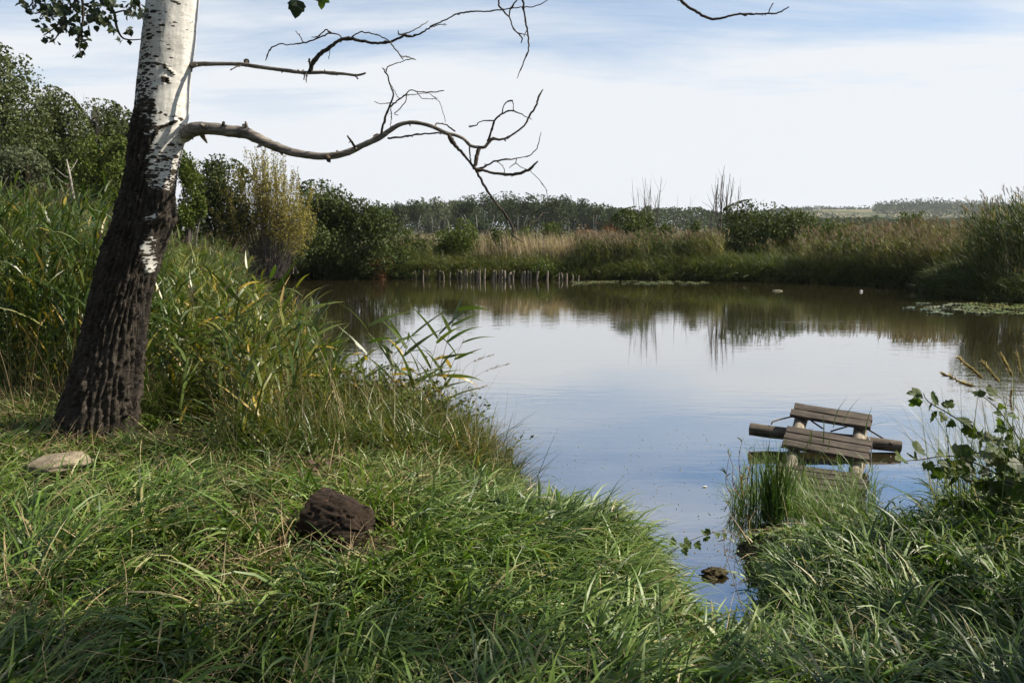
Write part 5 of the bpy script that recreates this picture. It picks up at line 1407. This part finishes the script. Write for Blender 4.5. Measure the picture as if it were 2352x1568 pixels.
tag(mb.build('nettle_leaves', M['bush_fresh']), 'low green leafy weeds tangled at the feet of the leaning reeds', 'weeds', kind='stuff')
tag(ms.build('nettle_stems', M['stem_straw']), 'brown stems of the low weeds at the reeds', 'weeds', kind='stuff')

# ------------------------------------------------------------------ grass of the near banks
def near_grass():
    mb = MB()
    def tuft_field(ntuft, per, fn, box, L, W, tint, lean, segs=5, rad=.055, th0=(.08, .75), bend=(.5, 2.0), seed=0):
        c = scatter(ntuft, *box, fn)
        if len(c) == 0: return
        n = len(c) * per
        q = np.repeat(c, per, 0) + rng.normal(0, rad, (n, 2))
        sd = pond_sd(q[:, 0], q[:, 1]); k = sd > -.03
        q = q[k]; idc = np.repeat(np.arange(len(c)), per)[k]; n = len(q)
        flow = (fbm(c[:, 0] * .8, c[:, 1] * .8, 0, 70 + seed, 2) - .5) * 7.0 + lean[0]
        flow = flow + rng.normal(0, .5, len(c))
        a = rng.uniform(0, 2 * np.pi, n)
        az = np.arctan2(np.sin(a) + lean[1] * np.sin(flow[idc]), np.cos(a) + lean[1] * np.cos(flow[idc]))
        sc = np.interp(pond_sd(c[:, 0], c[:, 1]), [0, .4], [.48, 1])[idc] * np.where((c[:, 0] > 1.6) & (c[:, 0] < 2.75) & (c[:, 1] > 4.9), .48, 1.0)[idc] * (rng.uniform(.7, 1.25, len(c)) * (.7 + .6 * fbm(c[:, 0] * 1.3, c[:, 1] * 1.3, 0, 75 + seed, 2)))[idc]
        tt = np.clip((tint + .5 * (fbm(c[:, 0] * 1.1, c[:, 1] * 1.1, 0, 80 + seed, 3) - .5) + rng.normal(0, .09, len(c)))[idc] + rng.normal(0, .21, n), 0, .86)
        tt = np.where(rng.random(n) < .07, rng.uniform(.86, 1, n), tt)
        z = gz(q[:, 0], q[:, 1])
        blades(mb, np.column_stack([q, np.maximum(z, -.05) - .02]), az, L * sc * rng.uniform(.5, 1.2, n), W * rng.uniform(.6, 1.25, n), rng.uniform(*th0, n), rng.uniform(*bend, n), segs, tt,
               curl=rng.normal(0, .5, n), twist=.5)
    def clear(x, y):
        a = (np.hypot((x - STP[0]) / .25, (y - STP[1] - .02) / .2) > 1) & (np.hypot((x - STN[0]) / .24, (y - STN[1]) / .18) > 1)
        a &= np.hypot((x - STP[0] - .03) / .27, (y - STP[1] + .25) / .2) > rng.random(x.shape) * 1.5
        a &= np.hypot((x - STN[0]) / .3, (y - STN[1] + .25) / .22) > rng.random(x.shape) * 1.6
        return a & ((np.hypot(x + 2.72, y - 6.2) > .36))
    def left(x, y):
        e = np.interp(1176 + x / y * FPX, [-200, 400, 700, 1000, 1250], [7.8, 7.0, 6.9, 6.9, 6.6])
        return ((pond_sd(x, y) > .0) & infr(x, y) & (x < 1.05) & (y < e) & clear(x, y)) * 1.0
    def right(x, y): return ((pond_sd(x, y) > .0) & infr(x, y) & (x >= .95) & (y < 7)) * 1.0
    # short under-grass everywhere, then long arching tufts
    TB = (.8, 2.4)
    tuft_field(2000, 13, left, (-5.8, 1.2, 1.8, 7.8), .15, .0078, .42, (R(100), .5), 3, .08, seed=1)
    tuft_field(850, 22, lambda x, y: left(x, y) * (y < 4.9) * np.where(x < -.9, .55, 1), (-4, 1.2, 1.8, 4.9), .36, .0165, .42, (R(110), 1.3), 5, rad=.045, bend=TB, th0=(.2, .9), seed=2)
    tuft_field(900, 26, lambda x, y: left(x, y) * (y >= 4.7) * np.where(x < -1.0, .8, 1.0), (-5.8, 1.2, 4.7, 7.8), .27, .0140, .42, (R(100), .9), 4, rad=.045, bend=TB, seed=3)
    tuft_field(620, 24, right, (.8, 6, 1.8, 6.4), .36, .0160, .36, (R(-60), .7), 5, rad=.045, bend=TB, seed=4)
    tuft_field(500, 14, right, (.8, 6, 1.8, 6.4), .19, .0075, .34, (R(-70), .4), 3, .08, seed=5)
    # the lip over the water: long pale blades that hang forward
    tuft_field(200, 36, lambda x, y: left(x, y) * (pond_sd(x, y) < .45) * (x > -.2), (-.3, 1.2, 3.8, 6.6), .34, .0145, .64, (R(60), .9), 5, rad=.045, bend=TB, seed=6)
    tag(mb.build('bank_grass', M['grass']), 'long lush green grass covering the near bank', 'grass', kind='stuff')
    mb2 = MB(); nonlocal_box = (-5.8, 5.5, 1.8, 7.6)
    def dryd(x, y):
        k = ((pond_sd(x, y) > .0) & infr(x, y) & clear(x, y))
        d = .03 + .7 * sstep(.50, .68, fbm(x * .9, y * .9, 0, 90, 3)) * np.where(x < -.5, 1.3, .5) + .34 * (x < -.6) + .8 * sstep(5.2, 6.2, y) * (x < .2)
        return np.where(k, np.clip(d, 0, 1) * np.where(x > 1.2, .35, 1.0), 0.0)
    c = scatter(11000, *nonlocal_box, dryd); n = len(c)
    z = gz(c[:, 0], c[:, 1])
    blades(mb2, np.column_stack([c, z + rng.uniform(.0, .09, n)]), rng.uniform(0, 2 * np.pi, n), rng.uniform(.12, .40, n), rng.uniform(.0028, .0065, n), rng.uniform(.7, 1.6, n), rng.uniform(-.1, .7, n), 3, rng.random(n), curl=rng.normal(0, .6, n))
    # upright dead stalks in the reed foot
    c = scatter(900, -4.5, 0, 5.3, 7.6, lambda x, y: ((pond_sd(x, y) > 0) & (y > np.interp(x, [-3, -2.4, -2.0, -1.3, -.6, 0], [6.6, 6.4, 5.3, 5.4, 5.8, 6.0])) & (np.hypot(x + 2.72, y - 6.2) > .45)) * 1.0); n = len(c)
    blades(mb2, with_z(c), rng.uniform(0, 2 * np.pi, n), rng.uniform(.3, 1.0, n), rng.uniform(.003, .006, n), rng.uniform(0, .35, n), rng.uniform(0, .5, n), 4, rng.random(n), wid='stem')
    tag(mb2.build('dry_grass', M['straw']), 'dry straw-coloured blades lying through the bank grass', 'grass', kind='stuff')
near_grass()
# small broad leaved weeds low in the grass
mb = MB()
q_ = scatter(260, -4.2, 3.2, 2.2, 6.6, lambda x, y: ((pond_sd(x, y) > .1) & infr(x, y, .3) & (np.hypot(x - STP[0], y - STP[1]) > .35) & (np.hypot(x - STN[0], y - STN[1]) > .35)) * sstep(.42, .6, fbm(x * 1.1, y * 1.1, 0, 95, 2)))
n = len(q_) * 12
q_ = np.repeat(q_, 12, 0) + rng.normal(0, .07, (n, 2))
leafcloud(mb, with_z(q_, 0) + np.column_stack([np.zeros((n, 2)), rng.uniform(.08, .22, n)]), rng.uniform(.016, .032, n), np.clip(rng.normal(.3, .2, n), 0, 1), up=.8, aspect=.65)
tag(mb.build('ground_weeds', M['bush_fresh']), 'small broad-leaved weeds scattered low through the bank grass', 'weeds', kind='stuff')

# the rank mound between the reeds and the water
mb = MB(); mb2 = MB()
q_ = scatter(300, -3.1, .1, 5.3, 7.6, lambda x, y: ((pond_sd(x, y) > .0) & (np.hypot(x + 2.72, y - 6.2) > .5) & (y > np.interp(x, [-3, -2.4, -2.0, -1.3, -.6, 0], [6.6, 6.4, 5.4, 5.45, 5.8, 6.0]))) * 1.0)
tussocks(mb, with_z(q_, -.02), 34, .52, .010, .52, 5, (.05, .6), (.3, 1.7), .07)
q_ = scatter(230, -1.8, .1, 6.0, 7.6, lambda x, y: (pond_sd(x, y) > .0) * 1.0)
tussocks(mb2, with_z(q_, -.02), 30, .40, .0065, .12, 4, (.1, 1.0), (.3, 1.7), .10)
tag(mb.build('reed_foot_grass', M['reed']), 'tall green grass crowding the feet of the reeds right of the white trunk', 'grass', kind='stuff')
tag(mb2.build('dry_mound_grass', M['straw']), 'brown dry grass mound at the water right of the reeds', 'grass', kind='stuff')

# grass growing on the old end of the jetty
mb = MB()
n = 3600
u = rng.uniform(-1.6, .12, n); v = rng.uniform(-.62, .48, n)
keep = rng.random(n) < np.interp(u, [-1.5, -.9, -.5, .1], [1, .5, .22, .10])
u, v = u[keep], v[keep]; n = len(u)
q = np.array([JP2(a, b, .0) for a, b in zip(u, v)])
blades(mb, q, rng.uniform(0, 6.28, n), rng.uniform(.12, .38, n) * np.interp(u, [-1.5, 0], [1.15, .8]), rng.uniform(.004, .008, n), rng.uniform(.05, .6, n), rng.uniform(.2, 1.5, n), 4, np.clip(rng.normal(.5, .18, n), 0, 1))
tag(mb.build('jetty_grass', M['grass']), 'thin grass growing up between the low planks of the jetty', 'grass', kind='stuff')
# a few single blades beside the lifted planks
jb = [[(935, 560), (940, 430), (936, 340)], [(1000, 440), (1030, 330), (1095, 235)], [(1210, 470), (1225, 390), (1255, 300)], [(1220, 430), (1300, 412), (1368, 402)], [(1060, 420), (1110, 320), (1178, 238)], [(850, 560), (860, 480), (842, 440)], [(780, 640), (830, 560), (862, 450)], [(960, 640), (975, 520), (960, 470)]]
for i, pts in enumerate(jb):
    P = np.array([J6(x, y, 7.6 - .02 * i) for x, y in pts]); pp, _ = smooth_path(P, np.ones(3), 8)
    mb = MB(); ribbon_paths(mb, pp[None], (np.array([.7, 1, 1, .95, .85, .65, .4, .1]) * .015)[None], np.array([[.9, .3, .3]]), np.array([.35 + .05 * i]))
    o = mb.build('grass_blade', M['reed']); tag(o, 'single long green blade standing in front of the jetty planks', 'grass', 'single blades by the jetty')

# sedge clump at the jetty's left
c = onz(1778, 1165, .12)
mb = MB(); n = 150
blades(mb, c + np.column_stack([rng.normal(0, .055, n), rng.normal(0, .05, n), np.full(n, -.1)]), np.arctan2(rng.normal(0, 1, n) - .25, rng.normal(0, 1, n)), rng.uniform(.38, .72, n), rng.uniform(.010, .016, n), rng.uniform(0, .22, n), rng.uniform(.05, .55, n), 6,
       np.clip(rng.normal(.14, .1, n), 0, .5), twist=.8)
o = mb.build('sedge_clump', M['grass']); tag(o, 'dense dark green sword-leaved sedge clump growing at the left side of the jetty', 'sedge')

# pink-stemmed persicaria left of the sedge
c = onz(1715, 1180, .06)
e = empty('knotweed', c); tag(e, 'wispy pink-stemmed waterside plant with reddish leaves left of the sedge clump', 'plant')
r = np.random.default_rng(15)
for i, pts in enumerate([[(430, 960), (400, 800), (385, 640), (410, 510)], [(440, 960), (350, 820), (345, 700), (310, 595)], [(450, 960), (440, 790), (460, 690), (455, 580)], [(420, 980), (340, 880), (300, 800), (318, 640)], [(430, 980), (330, 950), (290, 915)], [(430, 960), (395, 850), (400, 780), (440, 700)]]):
    P = [J6(x, y, 6.25 + .05 * i) for x, y in pts]
    pp, rr = smooth_path(P, np.linspace(.0042, .0015, len(P)), 20)
    ms = MB(); tube(ms, pp, rr, 5); ms.build('stem', M['stem_pink'], e)
    for k in range(8):
        i_ = r.integers(5, 20); a = r.uniform(0, 6.28)
        mb = MB(); rk = rng; rng = r
        blades(mb, pp[i_][None], np.array([a]), np.array([r.uniform(.05, .10)]), np.array([.013]), np.array([.6]), np.array([1.3]), 4, np.array([1.0 if k % 3 == 0 else .35]), wid='leaf', wmin=.05)
        rng = rk
        mb.build('leaf', M['bush_red'] if k % 3 == 0 else M['bush_mid'], e)

# ------------------------------------------------------------------ poplar saplings
def shoot(e, name, pts, conv, rad, nleaf, size, seed, Y, pale=.3, t0=.15):
    r = np.random.default_rng(seed)
    P = [at(*conv(x, y), Yi) for (x, y), Yi in zip(pts, Y)]
    pp, rr = smooth_path(P, np.linspace(rad, rad * .35, len(P)), 24)
    mb = MB(); tube(mb, pp, rr, 6, .08, seed); br = mb.build(name, M['twig'], e)
    for k in range(nleaf):
        t = t0 + (1 - t0) * (k + r.uniform(.1, .9)) / nleaf
        q = np.array([np.interp(t, np.linspace(0, 1, 24), pp[:, c]) for c in range(3)])
        off = r.normal(0, 1, 3); off /= np.linalg.norm(off)
        s = size * 1.2 * r.uniform(.6, 1.15)
        tip = Vector((off[0], off[1] * .8, off[2] * .6 - .35)); nr_ = Vector((r.normal(0, .5) + .2, -1.3 + r.normal(0, .5), .8 + r.normal(0, .4)))
        if r.random() < pale: nr_ = -nr_
        put_leaf(br, LEAF[k % 4], q + off * s * .42, s, r, (tip, nr_))
    return br
def J6c(x, y): return 1561.9 + x * .35163, 826.9 + y * .35163
sap = empty('poplar_sapling', (2.75, 4.6, .5)); tag(sap, 'leafy white poplar sapling with lobed leaves leaning in from the right edge', 'sapling')
base_ = (2360, 1120)
S = [([(2300, 900), (2100, 760), (1900, 660), (1760, 625), (1560, 650), (1450, 660)], .006, 12, .088, (4.3, 4.4, 4.5, 4.5, 4.45, 4.4)),
     ([(2300, 780), (2080, 560), (1880, 430), (1740, 340), (1620, 270), (1590, 215)], .006, 16, .078, (4.3, 4.5, 4.6, 4.65, 4.7, 4.7)),
     ([(2350, 760), (2220, 520), (2100, 350), (2010, 260), (1960, 230)], .005, 9, .07, (4.3, 4.5, 4.7, 4.8, 4.8)),
     ([(2300, 900), (2150, 800), (2000, 790), (1880, 740), (1740, 700)], .005, 11, .085, (4.2, 4.3, 4.35, 4.4, 4.4)),
     ([(2350, 980), (2180, 900), (2040, 880), (1900, 900), (1780, 905)], .005, 12, .075, (4.2, 4.3, 4.3, 4.4, 4.4)),
     ([(2340, 800), (2250, 620), (2180, 600), (2100, 580), (1960, 560)], .005, 11, .085, (4.1, 4.3, 4.4, 4.4, 4.4)),
     ([(2330, 1160), (2180, 1130), (2050, 1160), (1900, 1170), (1850, 1150)], .004, 7, .085, (3.9, 4.0, 4.0, 4.1, 4.1)),
     ([(2350, 1300), (2200, 1290), (2050, 1300), (1800, 1280), (1690, 1250)], .004, 5, .10, (3.7, 3.8, 3.8, 3.9, 3.9)),
     ([(2400, 1000), (2330, 850), (2280, 740), (2240, 650), (2260, 560)], .006, 12, .09, (4.0, 4.1, 4.2, 4.3, 4.3)),
     ([(2390, 1100), (2300, 1050), (2220, 1000), (2120, 1000)], .005, 10, .085, (4.0, 4.1, 4.2, 4.2))]
for i, (pts, rad_, nl_, sz, Y) in enumerate(S): shoot(sap, 'branch', pts, J6c, rad_, int(nl_ * 1.7), sz, 800 + i, Y, pale=.16 if i != 7 else .9)
mb = MB(); pp, rr = smooth_path([(3.05, 4.15, .5), at(*J6c(2420, 1150), 4.15), at(*J6c(2330, 900), 4.25), at(*J6c(2340, 760), 4.3)], [.012, .011, .009, .006], 20); tube(mb, pp, rr, 7); mb.build('stem', M['twig'], sap)
sp2 = empty('poplar_sapling', onz(1560, 1300, .2)); tag(sp2, 'small poplar sprout with few lobed leaves reaching over the inlet', 'sapling')
def vc(x, y): return x, y
shoot(sp2, 'branch', [(1535, 1275), (1560, 1255), (1600, 1235), (1640, 1222), (1672, 1216)], vc, .003, 10, .045, 830, (4.55, 4.6, 4.65, 4.7, 4.75), .1, .25)
shoot(sp2, 'branch', [(1535, 1275), (1545, 1262), (1575, 1248)], vc, .003, 4, .06, 831, (4.55, 4.55, 4.6), .0, .2)
# red-brown dead leaves on the bank
for i, (px_, py_, s) in enumerate([(706, 1058, .06), (745, 1064, .06), (758, 1080, .055), (730, 1092, .065), (716, 1078, .05)]):
    q = onz(px_, py_, .72)
    o = bpy.data.objects.new('dead_leaf', lobed_leaf('dead_leaf', M['deadleaf'], .5, 30 + i, .5)); COL.objects.link(o)
    o.location = q + np.array([0, 0, .04]); o.scale = (s, s, s); o.rotation_euler = (random.uniform(.3, 1.1), random.uniform(-.5, .5), random.uniform(0, 6.28))
    tag(o, 'curled red-brown dead leaf lying in the grass above the stump', 'dead leaf', 'dead leaves above the stump')

# tall seeding grasses at the right edge
TG = 'tall seeding grasses at the right edge'
labs = ['lowest drooping fluffy seed head over the water at the right edge', 'long fluffy seed head slanting left above the sapling', 'short fluffy seed head upright between two slanting ones']
for i, pts in enumerate([[(2330, 620), (2230, 350), (2050, 190), (1905, 170), (1720, 88)], [(2300, 600), (2160, 330), (2040, 190), (1960, 105), (1820, -10)], [(2330, 560), (2160, 250), (2065, 120), (1980, 20)], [(2330, 500), (2240, 250), (2180, 130), (2100, -30)],
                         [(2340, 420), (2260, 180), (2220, 60), (2200, -40)], [(2350, 300), (2290, 60), (2270, -40), (2250, -150)], [(2340, 700), (2200, 430), (2160, 280), (2170, 210)], [(2380, 500), (2330, 150), (2320, -60), (2290, -220)]]):
    seedgrass(pts, 4.7 + .08 * i, 860 + i, labs[i] if i < 3 else 'tall fluffy seeding grass standing at the right picture edge above the sapling', TG, J6c, .11, .012, 230, stemr=.0018, top_frac=.26)
mb = MB()
n = 420
q = scatter(n, 2.5, 4.2, 4.2, 5.7, lambda x, y: ((pond_sd(x, y) > .0) & (x / y > .55)) * 1.0)
blades(mb, with_z(q), R(-60) + rng.normal(0, .8, len(q)), rng.uniform(.5, 1.15, len(q)), rng.uniform(.004, .009, len(q)), rng.uniform(.02, .3, len(q)), rng.uniform(.1, 1.0, len(q)), 6, np.clip(rng.normal(.5, .3, len(q)), 0, 1))
tag(mb.build('tall_grass', M['reed']), 'tall rank grass at the right edge below the sapling', 'grass', kind='stuff')
# single tall dry stalks standing in the foreground
for i, (pts, Y, s) in enumerate([([(182, 1260), (172, 1180), (174, 1090)], 4.6, .003), ([(236, 1100), (238, 1050), (237, 1000)], 5.6, .003), ([(1690, 1560), (1590, 1400), (1500, 1270)], 3.2, .0022), ([(1745, 1500), (1700, 1380), (1660, 1250)], 3.3, .0025), ([(1590, 1540), (1560, 1440), (1530, 1330)], 3.1, .002), ([(1470, 1450), (1475, 1390), (1490, 1330)], 3.4, .0025)]):
    P = [at(x, y, Y) for x, y in pts]; mb = MB(); pp, rr = smooth_path(P, [s, s * .8, s * .4], 14); tube(mb, pp, rr, 5)
    o = mb.build('dry_stalk', M['stem_straw']); tag(o, ['straw-coloured upright stalk in the grass below the pale stone', 'short pale stalk standing between the stone and the poplar foot'][i] if i < 2 else 'thin dry stalk slanting across the grass near the inlet', 'stalk', 'dry stalks in the bank grass')

shade_tree(6.0, 2.7, 5.0, 1.1, 2600, 401, 'young poplar on the right bank outside the picture', 3.4)
shade_tree(6.9, 2.6, 10.2, 1.6, 2800, 402, 'taller poplar on the right bank outside the picture', 7.6)

# unseen trees added behind the viewer to hold back sky light
for i, (x, y, h, w) in enumerate([(-9.0, -5.5, 9.5, 3.0), (-4.2, -7.5, 10.5, 3.2), (.8, -7.0, 9.5, 3.0), (5.0, -8.5, 10, 3.0), (-12.5, .5, 9.0, 2.8)]):
    e = empty('added_poplar', (x, y, .6)); tag(e, '%s unseen leafy poplar added behind the viewer, %s' % (['broad', 'tall', 'middle', 'slender', 'low'][i], ['toward the left', 'beside the broad one', 'straight behind', 'toward the right', 'beside the left reeds'][i]), 'tree', 'poplars added behind the viewer')
    mb = MB(); lobes_crown(mb, x, y, 1.2, h, w, w * .8, 16, 3600, .24, 500 + i, spray=.2); mb.build('crown', M['leaf_poplar'], e)
    mt = MB(); pp, rr = smooth_path([(x, y, .3), (x + .1, y, h * .4), (x, y + .1, h * .85)], [.2, .14, .05], 12); tube(mt, pp, rr, 9, .1, i); mt.build('trunk', M['palebark'], e)
# ------------------------------------------------------------------ thin air between here and the hills
mb = MB(); x0, x1, y0, y1, z0, z1 = -2400, 2400, -200, 2900, -3, 52
mb.add([(x0, y0, z0), (x1, y0, z0), (x1, y1, z0), (x0, y1, z0), (x0, y0, z1), (x1, y0, z1), (x1, y1, z1), (x0, y1, z1)],
       [(0, 3, 2, 1), (4, 5, 6, 7), (0, 1, 5, 4), (1, 2, 6, 5), (2, 3, 7, 6), (3, 0, 4, 7)])
hm, hnt = mat_new('haze_air')
pv = hnt.nodes.new('ShaderNodeVolumePrincipled'); pv.inputs['Color'].default_value = (.86, .92, 1, 1); pv.inputs['Density'].default_value = .00013; pv.inputs['Anisotropy'].default_value = .2
ho = hnt.nodes.new('ShaderNodeOutputMaterial'); hnt.links.new(pv.outputs[0], ho.inputs['Volume'])
tag(mb.build('haze', hm, smooth=False), kind='stuff')
